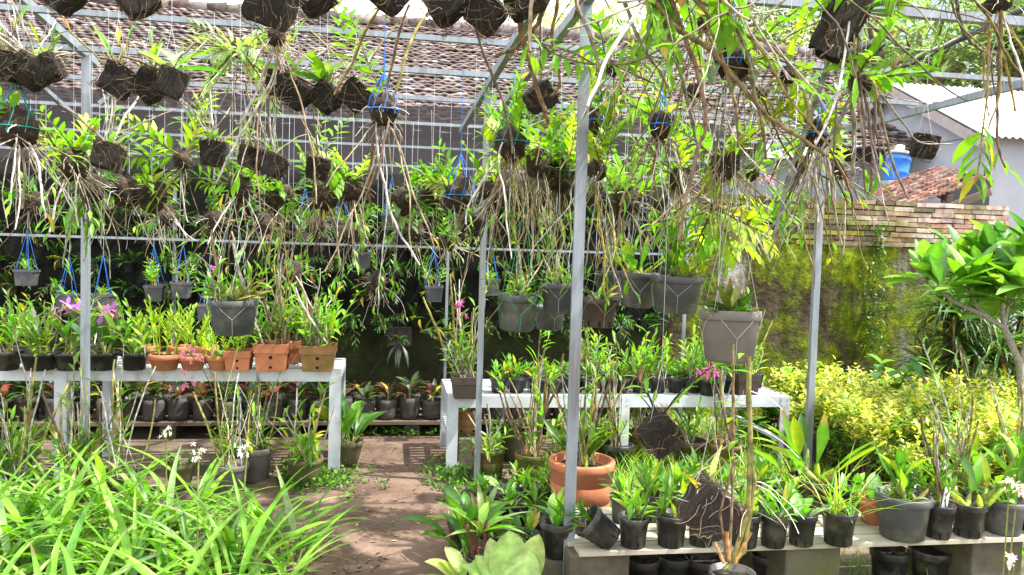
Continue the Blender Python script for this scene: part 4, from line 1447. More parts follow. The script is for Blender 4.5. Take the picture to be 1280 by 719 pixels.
B('dense bundle of thin olive canes behind the teal corded ball', 672, 205, 4.0, 44, 18,
  hang=((36, .58, -1.5, -1.1, OL, .0034, -.7), (6, .6, -1.4, -.4, WT, .005, -1.6)), shoots=((7, .4, 15, .08, .023, .3, 1.4, FY),))
B('leafy bundle with a knotted green cord left of the tall front post', 700, 215, 4.2, 44, 19, cord='greencord',
  hang=((24, .55, -1.5, -.9, OL, .0036, -.9),), shoots=((10, .42, 15, .085, .024, .2, 1.4, [FRESH, MIDG, YEL]),), big=((4, .15, .05, -.5, .7, (.10, .19, .05)),))
B('bundle of grey canes hanging from a dark knot left of the middle post', 612, 240, 4.3, 34, 20,
  hang=((18, .5, -1.5, -.8, [WHITE, TAN, DBROWN], .005, -1),), shoots=((3, .3, 10, .07, .022, .5, 1.3, FY),))
B('small dark ball in blue cord tight against the tall front post', 746, 152, 3.5, 30, 21, cord='bluecord',
  hang=((8, .5, -1.5, -.9, WT, .0055, -.9),), shoots=((3, .4, 14, .08, .024, .5, 1.3, FY),))
B('round mossy root ball hanging low beside the tall front post', 746, 214, 3.5, 34, 22,
  hang=((10, .6, -1.5, -.6, WT, .0045, -1.2), (6, .6, -1.5, -1.2, [(.38, .30, .05)], .005, -.5)), shoots=((5, .5, 18, .075, .022, .7, 1.45, FY),))
B('bundle of curved white canes above three grey pots in a row', 782, 255, 4.1, 44, 23,
  hang=((26, .40, -1.5, -.5, [WHITE, WHITE, TAN, BROWN], .0042, -1.5),), shoots=((6, .36, 14, .075, .022, .3, 1.4, FY),), roots=60, fib=.18)
B('black coiled ball netted in blue cord with brown canes spraying down', 826, 157, 3.3, 32, 24, cord='bluecord',
  hang=((26, .62, -1.5, -.7, [BROWN, TAN, WHITE, OLIVE], .0042, -1.2),), up=((1, .5, 1.35, 1.5, [DBROWN], .007, .1),), shoots=((4, .34, 12, .07, .022, .3, 1.3, FY),))
B('bundle of white canes hanging above the wide grey pot', 850, 225, 3.7, 40, 25,
  hang=((26, .42, -1.5, -.5, WT, .0046, -1.3), (10, .46, -1.5, -.8, OL, .0036, -1)), shoots=((5, .36, 13, .075, .022, .3, 1.4, FY),))
B('blue corded bundle of long upright canes filling the upper right centre', 915, 78, 2.9, 42, 26, cord='bluecord',
  hang=((20, .85, -1.5, -1.0, [BROWN, OLIVE, WHITE, TAN], .0044, -.4), (6, .6, -1.2, -.2, BR, .0045, -1.2)), up=((12, .3, .6, 1.5, WB, .005, .1),), shoots=((3, .3, 10, .085, .028, .1, 1.2, FY),), big=((5, .15, .06, -.9, .4, (.13, .22, .09)),))
B('dense brown bundle hanging under the blue corded upright canes', 905, 205, 3.1, 50, 27,
  hang=((26, .42, -1.5, -.5, OL, .0044, -1.0),), shoots=((2, .3, 10, .085, .03, .2, 1, FY),), big=((4, .14, .055, -1.3, -.3, YEL),), roots=60)
B('blue corded dark knot with spidery brown canes in front of the far brick wall', 1022, 168, 3.0, 34, 28, cord='bluecord',
  hang=((26, .5, -1.4, .2, BR, .0048, -1.5), (12, .6, -1.5, -.7, WB, .005, -1)), shoots=((4, .34, 12, .08, .026, .1, 1.3, FY),), roots=50)
B('mossy bundle with green leafy shoots hanging below the black slab', 1075, 105, 2.7, 36, 29,
  hang=((9, .6, -1.5, -.9, [BROWN, WHITE, TAN], .0042, -.6), (3, .65, -1.5, -1.1, [WHITE], .007, -.4), (6, .4, -1.0, .2, BR, .0036, -1.2)), shoots=((4, .28, 11, .075, .026, -.2, 1.2, FY),), roots=60)
B('shallow root basket at the top right corner with yellow and grey canes dangling', 1247, 6, 2.6, 44, 30,
  hang=((12, .62, -1.5, -.95, [(.36, .25, .05), OLIVE, WHITE, BROWN], .005, -.9), (2, .66, -1.5, -1.3, [WHITE], .008, -.4)), shoots=((1, .60, 11, .13, .034, -1.5, -1.4, [FRESH, MIDG], .68),), rz=.6)
B('small dark pot ball with long leaves in front of the brick wall', 966, 283, 4.2, 28, 31, hang=((5, .22, -1.4, 0, WB, .004, -1.5),), shoots=((4, .26, 10, .085, .022, .3, 1.4, FY),), big=((8, .17, .022, .4, 1.4, MIDG),), flowers=(3, (-.06, -.03, .24), (.62, .25, .5)))
B('leafy bundle with a yellow leaf hanging in front of the mossy wall', 895, 262, 3.6, 26, 32, hang=((10, .36, -1.4, -.2, WB, .0045, -1.5),), shoots=((5, .34, 10, .11, .034, -1.3, .3, FY),), big=((2, .15, .055, -.2, .5, (.42, .36, .03)),))
B('thin bundle with drooping green leaves right of the yellow-leaved one', 935, 270, 4.0, 24, 33, hang=((9, .36, -1.4, -.2, WB, .004, -1.5),), shoots=((5, .32, 10, .10, .03, -1.4, -.2, FY),))
# ---- leafy clumps in the shade behind, between the front bundles and the planter wall
for i, (px, py, d, lab) in enumerate((
    (45, 255, 5.2, 'shaded leafy clump behind the far left bundle'), (205, 268, 5.3, 'shaded leafy clump between the left post and the white caned block'), (268, 275, 5.4, 'shaded leafy clump above the wide grey hanging pot'),
    (330, 280, 5.5, 'shaded leafy clump right above the tall square terracotta pot'), (395, 285, 5.6, 'shaded leafy clump with wispy roots above the mossy square pot'), (440, 292, 5.6, 'shaded leafy clump left of the square pot over the path'),
    (520, 290, 5.7, 'shaded wispy clump above the far end of the path'), (560, 300, 5.4, 'shaded leafy clump just left of the middle post'), (365, 340, 6.2, 'low shaded clump of wispy roots near the planter wall'), (470, 355, 6.2, 'lowest shaded clump of wispy roots before the planter wall'))):
    B(lab, px, py, d, 34, 400 + i, hang=((12, .42, -1.5, .1, [WHITE, TAN, BROWN], .0036, -1.2),), shoots=((2, .3, 9, .085, .022, -.5, 1.2, [MIDG, DARK]),), roots=30)
# ---- thin crossing canes filling the upper right
for i, (px, py, d, lab) in enumerate((
    (765, 85, 3.0, 'wiry brown bundle beside the black coiled ball, close to the front post'), (800, 60, 3.3, 'wiry bundle above the black coiled ball with thin crossing canes'), (868, 115, 3.2, 'wiry tangle left of the blue corded upright canes'),
    (880, 30, 2.7, 'grey wiry tangle high above the blue corded upright canes'), (950, 120, 3.1, 'wiry tangle right of the blue corded upright canes'), (985, 95, 2.9, 'wiry brown tangle left of the black slab'),
    (1000, 205, 3.3, 'spidery tangle below the black slab and left of the blue corded knot'), (1050, 215, 3.4, 'spidery tangle right of the blue corded dark knot'), (940, 215, 3.4, 'spidery tangle over the mossy wall behind the dense brown bundle'))):
    B(lab, px, py, d, 26, 300 + i, hang=((9, .42, -.9, .5, [BROWN, DBROWN, TAN, WHITE], .0034, -.9), (8, .5, -1.4, -.6, [BROWN, OLIVE, WHITE, TAN], .004, -.6)), shoots=((1, .3, 11, .075, .024, .2, 1.3, FY),) if px < 1100 else (), roots=25)
# ---- bundles above the picture whose canes cross the top of it
for (px, py, d, s, hang_, sh, lab) in (
    (548, -70, 2.5, 50, ((3, .72, -1.25, -.7, [BROWN, OLIVE], .0085, -.3), (2, .4, -1.4, -.8, WB, .005, -.6)), (), 'bundle above the frame dropping thick forked brown canes near the front blocks'),
    (690, -60, 2.4, 50, ((8, .5, -1.2, -.1, [BROWN, TAN], .0075, -.8),), ((2, .3, 12, .075, .026, -.6, .2, FY),), 'bundle of thick brown branches crossing left of the tall front post'),
    (775, -60, 2.6, 50, ((6, .62, -1.0, -.1, [BROWN, DBROWN, TAN], .0055, -.7),), ((3, .55, 19, .075, .026, -.7, -.1, FY),), 'bundle with leafy green wands arching right of the tall front post'),
    (845, -50, 2.4, 50, ((8, .75, -1.2, -.3, [BROWN, WHITE, OLIVE, TAN], .0055, -.4),), ((2, .4, 12, .085, .03, -.8, .2, FY),), 'bundle of crossing grey and brown canes at the top right of the front post'),
    (905, -40, 2.3, 54, ((12, .55, -1.4, -.4, [WHITE, BROWN, WHITE, OLIVE], .0052, -.4),), ((1, .3, 9, .10, .036, -1.2, -.4, FRESH),), 'bundle of whitish jointed canes crowding the top edge'),
    (975, -50, 2.4, 50, ((9, .72, -1.2, -.5, [OLIVE, BROWN, OLIVE], .0042, -.35),), (), 'bundle of thin olive canes slanting beside the black slab'),
    (1120, -40, 2.4, 40, ((3, .4, -1.0, -.1, [BROWN, WHITE], .005, -1.0),), ((2, .3, 8, .11, .036, -.2, .4, FRESH),), 'bundle with broad green leaves at the top edge right of the black slab'),
    (1190, -50, 2.5, 40, ((3, .6, -1.3, -.7, [BROWN, OLIVE], .0045, -.5),), (), 'bundle of few curved brown canes hanging before the metal roof'),
):
    B(lab, px, py, d, s, int(px) + 7, hang=hang_, shoots=sh, roots=25)

# ---- single long canes that can be told apart
def smooth(pts, k=7):
    out = []
    n = len(pts)
    for i in range(n - 1):
        p0, p1, p2, p3 = pts[max(0, i - 1)], pts[i], pts[i + 1], pts[min(n - 1, i + 2)]
        for j in range(k):
            t = j / k
            out.append(.5 * ((2 * p1) + (p2 - p0) * t + (2 * p0 - 5 * p1 + 4 * p2 - p3) * t * t + (3 * p1 - p0 - 3 * p2 + p3) * t ** 3))
    return out + [pts[-1]]


def long_canes(label, c, bp, seed, lst, leafy=()):
    r = random.Random(seed)
    o = bundle(label, P(*c), sz(bp, c[2]) / 2, seed, hang=((4, .25, -1.3, -.2, WB, .003, -1),), roots=30)
    mc, ml = MB(), MB()
    for pts, rad, col in lst:
        q = [P(*(p if len(p) == 3 else (p[0], p[1], c[2] + .25 * i / len(pts)))) - o.location for i, p in enumerate(pts)]
        q = smooth(q)
        q = [a + rdir(r, r.uniform(-1, 1)) * rad * .35 for a in q]
        n = len(q)
        tube(mc, q, [rad * (1.05 - .4 * i / n) for i in range(n)], 7, jit(col, r, .15), 3)
        for k in range(3):
            i = r.randrange(n // 3, n - 1)
            tube(mc, path(q[i], rdir(r, r.uniform(-1, .6)), r.uniform(.05, .16), 6, -1.2, .2, r), rad * .22, 4, jit(col, r, .2))
    for pts, lL, lW, col in leafy:
        q = smooth([P(p[0], p[1], c[2] + .1) - o.location for p in pts], 6)
        tube(mc, q, .004, 5, GCANE, 3)
        for i in range(2, len(q) - 1):
            ax = (q[i + 1] - q[i]).normalized()
            s_ = ax.cross(V((0, -1, .2))).normalized() * (1 if i % 2 else -1)
            leaf(ml, q[i], ax * .5 + s_ + V((0, r.uniform(-.3, .2), 0)), lL * r.uniform(.8, 1.15), lW, jit(col, r), r.uniform(.1, .7), .2, 5, .45, r.uniform(-.4, .4))
    ob('long_cane', mc.mesh('long_cane', M['cane']), o)
    if ml.f: ob('leafy_shoot', ml.mesh('leafy_shoot', M['leaf']), o)


long_canes('bundle with the longest brown canes slanting down across the upper right centre', (825, -34, 2.4), 44, 501, (
    ([(808, -14), (840, 30), (882, 58), (920, 100), (960, 145), (1000, 172), (1035, 195)], .0085, (.22, .16, .09)),
    ([(832, -20), (842, 8), (873, 95), (882, 155), (868, 200), (848, 300)], .0078, (.25, .17, .11)),
    ([(778, -16), (784, 12), (803, 57), (827, 93), (838, 120)], .0065, (.26, .23, .19)),
    ([(820, -18), (826, 12), (853, 100), (873, 187)], .0075, (.21, .18, .12)),
    ([(850, -20), (900, 30), (960, 55), (1000, 100), (1012, 160)], .0055, (.28, .23, .08)),
    ([(845, -16), (890, 10), (950, 60), (985, 120), (1035, 180)], .005, (.30, .25, .09)),
), (([(668, 50), (700, 70), (740, 80), (790, 78), (825, 62)], .075, .028, FRESH),))
long_canes('bundle behind the black slab dropping thick whitish jointed canes and one brown cane', (1062, -24, 2.75), 40, 502, (
    ([(1045, 20), (1036, 75), (1012, 150), (985, 225), (966, 300)], .0095, (.40, .38, .33)),
    ([(1056, 10), (1062, 80), (1068, 180), (1064, 235)], .0095, (.42, .40, .36)),
    ([(1080, 0), (1090, 60), (1094, 140), (1088, 240)], .0085, (.24, .16, .11)),
    ([(1095, 90), (1100, 135), (1115, 200), (1135, 248)], .006, (.33, .26, .14)),
    ([(1072, 20), (1100, 40), (1130, 60), (1165, 62), (1200, 46)], .006, (.36, .31, .23)),
    ([(1092, 105), (1130, 155), (1150, 178), (1190, 180)], .0035, (.33, .30, .25)),
    ([(1090, 95), (1115, 120), (1150, 128), (1180, 127)], .0025, (.30, .27, .22)),
))
long_canes('small knot at the top edge with one hooked brown cane before the metal roof', (1193, -22, 2.6), 26, 503, (
    ([(1194, -10), (1203, 38), (1225, 62), (1250, 68)], .0055, (.20, .13, .09)),
))
long_canes('knot above the front row with two forked brown canes crossing at the middle left', (650, -40, 2.5), 34, 504, (
    ([(640, -20), (652, 40), (668, 100), (682, 140), (684, 160)], .0095, (.27, .17, .08)),
    ([(690, -20), (672, 30), (640, 62), (620, 68)], .008, (.24, .16, .09)),
    ([(700, -10), (690, 50), (700, 100), (690, 120)], .006, (.26, .18, .10)),
))
# ---- black wooden slab and the short logs
o = thing('hanging_slab', 'thick black slab hung slanting with roots wrapped round its right edge', 'hanging slab', P(1050, 30, 2.6))
mb = MB()
r = random.Random(9)
s = sz(1, 2.6)
rot = Matrix.Rotation(R(28), 3, 'Y')
blk = BLOCKS[1][0]
ob('slab', blk, o, (0, 0, 0), (0, R(28), 0), (50 * s, 26 * s, 98 * s))
mc, ml = MB(), MB()
for i in range(60):
    u = rdir(r, r.uniform(-1, 1))
    pts = path(rot @ V((u.x * 24 * s, u.y * 12 * s, u.z * 46 * s)), rdir(r, r.uniform(-1, .5)), r.uniform(.05, .16), 7, -2, .4, r)
    tube(mc, pts, r.uniform(.0009, .002), 3, jit(r.choice((OLIVE, TAN, BROWN)), r, .3))
canes(mc, V((.03, -.03, -.02)), 4, .6, (-1.5, -1.2), [BROWN, WHITE], r, .008, -.3, .06, .04)
canes(mc, V((.03, 0, .05)), 3, .4, (-.2, .4), [TAN, BROWN], r, .007, -.6, .08, .02)
for i in range(4):
    leaf(ml, V((.06, -.02, .04)), V((1, -.3, r.uniform(-.1, .6))), r.uniform(.13, .2), .045, FRESH, .4, .25, 6, .5)
ob('root', mc.mesh('root', M['cane']), o); ob('foliage', ml.mesh('foliage', M['leaf']), o)
mb = MB(); tube(mb, [V((0, 0, .1)), V((0, 0, max(.2, ZB - o.location.z)))], .0015, 3); ob('hanger', mb.mesh('hanger', M['wire']), o)
for k, (x0_, y0_, x1_, y1_, lab) in enumerate(((1042, 74, 1103, 52, 'upper of two short charred logs hung crosswise under the black slab'), (1062, 82, 1101, 66, 'lower stubby charred log hung crosswise under the black slab'))):
    a, b = P(x0_, y0_, 2.75 - .05 * k), P(x1_, y1_, 2.75 - .05 * k)
    c = (a + b) / 2
    o = thing('hanging_log', lab, 'log', c)
    mb = MB(); tube(mb, [a - c, a.lerp(b, .3) - c, a.lerp(b, .7) - c, b - c], [.02, .023, .022, .019], 9, (.045, .036, .03), 3, True)
    ob('log', mb.mesh('log', M['cane']), o)
    mb = MB(); tube(mb, [V((0, 0, .02)), V((0, 0, ZB - c.z))], .0013, 3); ob('hanger', mb.mesh('hanger', M['wire']), o)

# ---- big round pots on wire slings
HP = 'round pots hanging on wire slings'
for (px, py, d, wp, hp, pot, kind, ps, cord, lab) in (
    (293, 374, 3.7, 60, 44, 'grey', ['oldcane', 'bronze'], 1.0, 'wire', 'wide dark grey pot hanging over the left table with white bare canes'),
    (647, 368, 4.1, 52, 45, 'grey', 'oldcane', .9, 'greencord', 'dark grey pot hanging on green cord just right of the middle post'),
    (698, 354, 4.1, 45, 38, 'grey', 'oldcane', .8, 'wire', 'dark grey pot hanging touching the left of the tall front post'),
    (688, 382, 4.6, 40, 30, 'grey', None, .8, 'wire', 'half hidden grey pot hanging lowest behind the pair left of the front post'),
    (749, 373, 4.0, 48, 36, 'brown', 'bronze', .8, 'wire', 'small brown pot hanging lower than its neighbours right of the front post'),
    (763, 339, 4.2, 36, 38, 'grey', 'tallcane', .7, 'wire', 'narrow dark grey pot hanging above the brown pot'),
    (797, 340, 3.9, 50, 44, 'grey', 'cattleya', .8, 'wire', 'dark grey pot hanging between the narrow and the wide grey pots'),
    (846, 345, 3.7, 66, 46, 'grey', ['cattleya', 'bronze'], .75, 'wire', 'widest dark grey pot hanging at the right end of the row'),
    (914, 388, 2.9, 76, 64, 'taupe', ['bronze', 'broadling'], 1.0, 'wire', 'large dusty taupe pot hanging in front with stiff bronze leaves'),
):
    hang_round('hanging_pot', lab, 'hanging pot', P(px, py, d), sz(wp, d), sz(hp, d), pot, kind, ps, HP, cord)
# ---- small square pots hanging on blue cord in the shade
SP = 'small pots on blue cords in the shade'
for k, (px, py, kind, lab) in enumerate((
    (33, 337, 'seedling', 'small dark pot on blue cord, outermost left in the shade'),
    (84, 367, 'broadling', 'small dark pot on blue cord just left of the left post'),
    (128, 367, 'seedling', 'small dark pot on blue cord just right of the left post'),
    (195, 356, 'dendro', 'small dark pot on blue cord with one tall leafy cane'),
    (227, 352, 'dendro', 'small dark pot on blue cord with curved green shoots, in front of the planter wall'),
    (259, 380, 'pink', 'small dark pot on blue cord with a pink flower, by the wide grey pot'),
    (381, 282, 'seedling', 'small pot high in the shade above the mossy square pot'),
    (428, 276, 'broadling', 'small pot high in the shade left of the open gap'),
    (453, 315, 'seedling', 'square pot on blue cord hung high over the path'),
    (543, 357, 'dendro', 'small dark pot on blue cord over the far end of the path'),
    (613, 349, 'seedling', 'small dark pot half hidden right behind the middle post'),
    (487, 268, 'seedling', 'small pot high up behind the variegated leaf'),
)):
    d = 6.0
    hang_round('small_hanging_pot', lab, 'hanging pot', P(px, py, d), sz(23, d), sz(20, d), 'sqgrey', kind, .8, SP, 'bluecord', sling=False)

# ================================================================== left table
def on(px, py, z, name, lab, wp, hp, pot, kind, ps=1., cat='potted orchid', group=None, **k):
    b = G(px, py, z)
    d = depth(b)
    return potted(name, lab, cat, V((b.x, b.y, z)), sz(wp, d), sz(hp, d), pot, kind, ps * 1.35, group, **k)


LT = 'pots on the left table'
for (px, wp, hp, pot, kind, ps, lab) in (
    (8, 38, 24, 'black', 'dendro', .9, 'black pot of leafy canes at the far left of the table'),
    (50, 46, 22, 'black', ['dendro', 'oldcane'], .8, 'widest black pot of whitish leafy canes on the left table'),
    (88, 40, 22, 'black', 'pinkbroad', 1.0, 'black pot with mauve orchid blooms left of the left post'),
    (128, 40, 22, 'black', 'pinkbroad', 1.0, 'black pot with mauve orchid blooms right of the left post'),
    (168, 34, 22, 'black', ['broadling', 'dendro'], 1., 'black pot of pale broad leaves beside the first terracotta bowl'),
    (206, 40, 20, 'claybowl', 'stiff', 1.0, 'terracotta bowl with the tallest yellow-green shoots'),
    (241, 34, 18, 'claybowl', 'stiff', .9, 'terracotta bowl in the middle of three, with slender yellow shoots'),
    (273, 30, 18, 'claybowl', ['broadling', 'stiff'], .7, 'terracotta bowl with drooping green leaves beside the terracotta cube'),
    (299, 33, 25, 'sqclay', 'stiff', .7, 'low square terracotta pot behind the wide hanging pot'),
    (341, 42, 34, 'sqclay', ['dendro', 'tallcane'], 1.0, 'tall square terracotta pot with holes and a dense clump of canes'),
    (398, 44, 32, 'sqmoss', ['oldcane', 'dendro'], 1.0, 'mossy yellowed square pot with holes at the right end of the left table'),
):
    on(px, 462, ZL, 'potted_orchid', lab, wp, hp, pot, kind, ps, group=LT)
for (px, py, wp, hp, pot, kind, ps, lab) in (
    (185, 453, 30, 22, 'claybowl', 'stiff', .9, 'terracotta bowl half hidden behind the black pot of pale leaves'),
    (225, 452, 30, 20, 'claybowl', 'stiff', .9, 'terracotta bowl half hidden in the rear row of bowls'),
    (258, 452, 30, 20, 'claybowl', 'seedling', .9, 'terracotta bowl behind, next to the low square pot'),
    (362, 453, 28, 28, 'sqclay', 'dendro', .9, 'square terracotta pot half hidden behind the tall square one'),
    (376, 452, 24, 28, 'black', 'dendro', .9, 'narrow black pot between the two large square pots'),
    (30, 452, 34, 22, 'black', 'dendro', .9, 'black pot in the rear row at the far left of the table'),
    (108, 452, 30, 22, 'black', 'dendro', .9, 'black pot of plain leaves hidden between the two mauve orchids'),
):
    on(px, py, ZL, 'potted_orchid', lab, wp, hp, pot, kind, ps, group=LT)
o = on(262, 478, ZL - .0, 'flower_spray_orchid', 'thin plant with arching stalks of small pink flowers at the table edge', 16, 10, 'black', None)
bpy.data.objects.remove(o.children[0]); bpy.data.objects.remove(o.children[0])
o.location = G(292, 585, .0)
r = random.Random(3)
mc, mf, ml = MB(), MB(), MB()
for (ex, ey) in ((236, 440), (228, 476), (252, 448)):
    e = P(ex, ey, 4.7) - o.location
    pts = [V((0, 0, 0)), e * .45 + V((.05, 0, .06)), e * .8 + V((.03, 0, .05)), e]
    pp_ = []
    for i in range(3):
        for t in range(5): pp_.append(pts[i].lerp(pts[i + 1], t / 5))
    tube(mc, pp_ + [e], .0028, 5, (.14, .10, .05))
    for q in range(7):
        flower(mf, e + V((r.uniform(-.08, .08), r.uniform(-.03, .03), r.uniform(-.05, .07))), rdir(r, .2) + V((0, -1, 0)), .05, (.62, .26, .48), r, (.55, .1, .3))
for i in range(9):
    leaf(ml, V((0, 0, .04)), rdir(r, r.uniform(.4, 1.3)), r.uniform(.2, .36), .04, jit(MIDG, r), .9, .2, 6)
ob('stalk', mc.mesh('stalk', M['cane']), o); ob('flower', mf.mesh('flower', M['petal']), o); ob('foliage', ml.mesh('foliage', M['leaf']), o)

# ================================================================== low shelf of foliage pots at the foot of the wall
sh = thing('plank_shelf', 'low dark plank shelf along the foot of the wall carrying grey foliage pots', 'shelf', (-1, 6.5, 0))
xs0, xs1 = -5.6, PY(770, 545, 6.5).x
for k in range(3):
    mb = MB(); box(mb, ((xs0 + xs1) / 2 + 1, -.16 + k * .17, .125 + .003 * k), (xs1 - xs0, .155, .028), rot=Matrix.Rotation(.002 * (k - 1), 3, 'Z'))
    ob('plank', mb.mesh('plank', M['darkplank'], False), sh)
x = xs0 + .1
while x < xs1:
    mb = MB(); box(mb, (x + 1, 0, .053), (.12, .4, .114)); ob('support', mb.mesh('support', M['block'], False), sh)
    x += .95
r = random.Random(21)
k = 0
x = -5.3
FG = 'foliage pots on the low shelf'
flabs = {}
while x < xs1 - .1:
    potted('foliage_pot', 'grey bag pot with a low spreading foliage plant on the plank shelf by the wall', 'potted plant', V((x, 6.36 + r.uniform(-.015, .015), .142)), r.uniform(.15, .175), r.uniform(.15, .18), 'bag' if r.random() < .8 else 'black', 'aglao', r.uniform(.85, 1.15), FG)
    x += r.uniform(.172, .195)
x = -5.2
while x < xs1 - .1:
    potted('foliage_pot', 'grey bag pot with a low spreading foliage plant on the plank shelf by the wall', 'potted plant', V((x, 6.58, .142)), .16, .17, 'bag', 'aglao', r.uniform(.85, 1.15), FG)
    x += r.uniform(.19, .24)

# ================================================================== plants in the dark planter wall
proto = {}
WG = 'small plants on the dark planter wall'
k = 0
for row, z in enumerate((1.86, 1.62, 1.38, 1.14, .92)):
    x = -4.4 + .05 * row
    while x < PY(830, 400, 6.9).x:
        px_ = 640 + 0
        o = thing('wall_plant', 'small dark green plant in a black pocket pot on the shaded wall', 'wall plant', (x, YW - .10, z + r.uniform(-.03, .03)), (0, 0, r.uniform(-.3, .3)), WG)
        ob('pot', potm('black'), o, (0, .02, -.09), (0, 0, r.uniform(0, 6)), (.10, .10, .09))
        kd = 'walldark' if r.random() < .62 else 'wallfern'
        for nm, me in plantm(kd): ob(nm, me, o, (0, 0, 0), (0, 0, 0), (1.15,) * 3)
        x += r.uniform(.22, .34)
        k += 1
# big hanging fern-like plant on the wall by the gap
o = thing('staghorn_plant', 'grey long-leaved plant mounted on a dark board by the open gap', 'wall plant', P(500, 425, 6.6))
mb = MB(); box(mb, (0, .1, .02), (.2, .03, .16)); ob('board', mb.mesh('board', M['fibre'], False), o)
ml = MB(); r = random.Random(6)
for i in range(5): leaf(ml, V((0, 0, -.03)), V((r.uniform(-.7, .7), -.6, -.5)), r.uniform(.15, .26), .04, (.07, .085, .06), .9, .2, 7)
for i in range(8): leaf(ml, V((0, 0, 0)), V((r.uniform(-1, 1), -.8, r.uniform(-.2, .9))), r.uniform(.12, .2), .04, jit(DARK, r), .8, .2, 6)
ob('foliage', ml.mesh('foliage', M['leaf']), o)
o = thing('trailing_plant', 'dark glossy plant trailing down from the wall left of the pink orchid', 'wall plant', P(525, 415, 6.3))
ml, mc = MB(), MB()
for i in range(5):
    shoot(ml, mc, V((0, 0, 0)), V((r.uniform(.3, 1), r.uniform(-.6, 0), r.uniform(-.2, .5))), r.uniform(.3, .5), 9, .12, .04, (.045, .10, .025), r, GCANE, -1.6, .004)
ob('foliage', ml.mesh('foliage', M['leaf']), o); ob('stem', mc.mesh('stem', M['cane']), o)

# ================================================================== right table
on(582, 496, ZR, 'potted_orchid', 'square brown pot with a pink flower head at the left end of the right table', 38, 27, 'sqbrown', ['pink', 'tallcane'], .95)
RT = 'black seedling pots on the right table'
px = 625
r = random.Random(31)
while px < 950:
    on(px + r.uniform(-2, 2), 490, ZR, 'seedling_pot', 'black pot of thin green seedlings, front row of the right table', 23, 18, 'black', r.choice(('seedling', 'dendro', 'seedling')), .85, group=RT)
    on(px + 10, 484, ZR, 'seedling_pot', 'black pot of thin green seedlings, second row of the right table', 23, 18, 'black', r.choice(('seedling', 'seedling', 'dendro')), .85, group=RT)
    px += 22
on(930, 492, ZR, 'potted_orchid', 'brown square pot with small white blossom sprigs at the right end of the table', 30, 26, 'sqbrown', ['tallcane', 'broadling'], .7)
o = on(885, 494, ZR, 'potted_orchid', 'pot with a bright magenta flower head at the front of the right table', 24, 20, 'black', 'tallcane', .55)
mf = MB()
for q, (fx, fy) in enumerate(((876, 465), (888, 460), (895, 466), (884, 468))):
    flower(mf, P(fx, fy, 4.9) - o.location, V((r.uniform(-.4, .4), -1, .3)), .075, (.70, .06, .50), r, (.6, .02, .3))
ob('flower', mf.mesh('flower', M['petal']), o)

# ---- pots between the tables and the bench
for (px, py, d, hpx, wpx, lab) in ((600, 568, 5.3, 30, 62, 'low mossy cement block carrying the yellowed pot under the right table'), (668, 600, 5.5, 44, 70, 'dark cement block standing behind the two mossy pots'),
                              (720, 720, 3.05, 60, 100, 'mossy cement block holding up the left end of the plank bench')):
    pass


def block(label, px, py, z0, wm, dm, hm, mat='block'):
    b = G(px, py, z0)
    o = thing('cement_block', label, 'block', (b.x, b.y, z0), (0, 0, rnd.uniform(-.06, .06)))
    mb = MB()
    box(mb, (0, 0, hm / 2 - .01), (wm, dm, hm + .02), rot=None, taper=.985)
    ob('body', mb.mesh('body', M[mat], False), o)
    ob_ = o.children[0]
    bv = ob_.modifiers.new('bevel', 'BEVEL'); bv.width = .008; bv.segments = 2
    return o


zb1 = .24
b_ = block('mossy cement block under the yellowed pot at the left end of the right table', 597, 586, 0, .30, .2, zb1)
on(583, 541, zb1, 'potted_orchid', 'weathered yellow clay pot on a mossy block inside the right table legs', 34, 30, 'oldclay', 'broadling', .9)
on(609, 600, 0, 'potted_orchid', 'mossy clay pot with bare twigs standing on the ground beside the table leg', 42, 40, 'mossclay', 'oldcane', .8)
on(663, 606, 0, 'potted_orchid', 'mossy clay pot with a dense clump of tall pale canes', 42, 40, 'mossclay', ['tallcane', 'tallcane'], .95)
on(640, 575, 0, 'potted_orchid', 'dark pot behind the two mossy clay pots', 36, 36, 'olive', 'oldcane', .8)
for (px, py, kind, lab) in ((770, 590, 'tallcane', 'pot of tall straggly canes standing behind the big terracotta pot'), (800, 575, 'tallcane', 'dark pot of canes on the ground right of the big terracotta pot'),
                            (860, 585, 'dendro', 'dark pot of leafy canes under the middle of the right table'), (905, 590, 'tallcane', 'dark pot of bare canes under the right end of the right table'), (735, 580, 'oldcane', 'pot of pale canes on the ground behind the tall front post')):
    on(px, py, 0, 'potted_orchid', lab, 42, 36, rnd.choice(('brown', 'black', 'mossclay')), kind, .9)
# under the left table
for (px, py, pot, wp, hp, kind, ps, lab) in (
    (381, 607, 'olive', 44, 36, 'oldcane', 1.15, 'olive mossy pot with long bare canes beside the left table leg'),
    (433, 582, 'olive', 40, 32, 'broad', 1.05, 'olive pot with long broad green leaves at the edge of the path'),
    (318, 600, 'taupe', 44, 42, ['tallcane', 'oldcane'], .8, 'grey mossy pot with stiff pale canes under the left table'),
    (290, 615, 'taupe', 40, 36, 'tallcane', .8, 'grey pot with thin canes behind the ground orchids'),
    (150, 622, 'olive', 34, 34, 'tallcane', .95, 'pot of bundled bare brown canes leaning in front of the left table'),
    (20, 630, 'olive', 38, 34, ['tallcane', 'dendro'], 1.0, 'pot of jointed green canes at the far left in front of the table'),
    (95, 628, 'olive', 36, 34, ['tallcane', 'dendro'], .8, 'pot of leafy canes left of the thick table leg'),
    (225, 612, 'olive', 34, 34, 'broadling', .95, 'pot of pale broad leaves in front of the left table'),
):
    on(px, py, 0, 'potted_orchid', lab, wp, hp, pot, kind, ps)

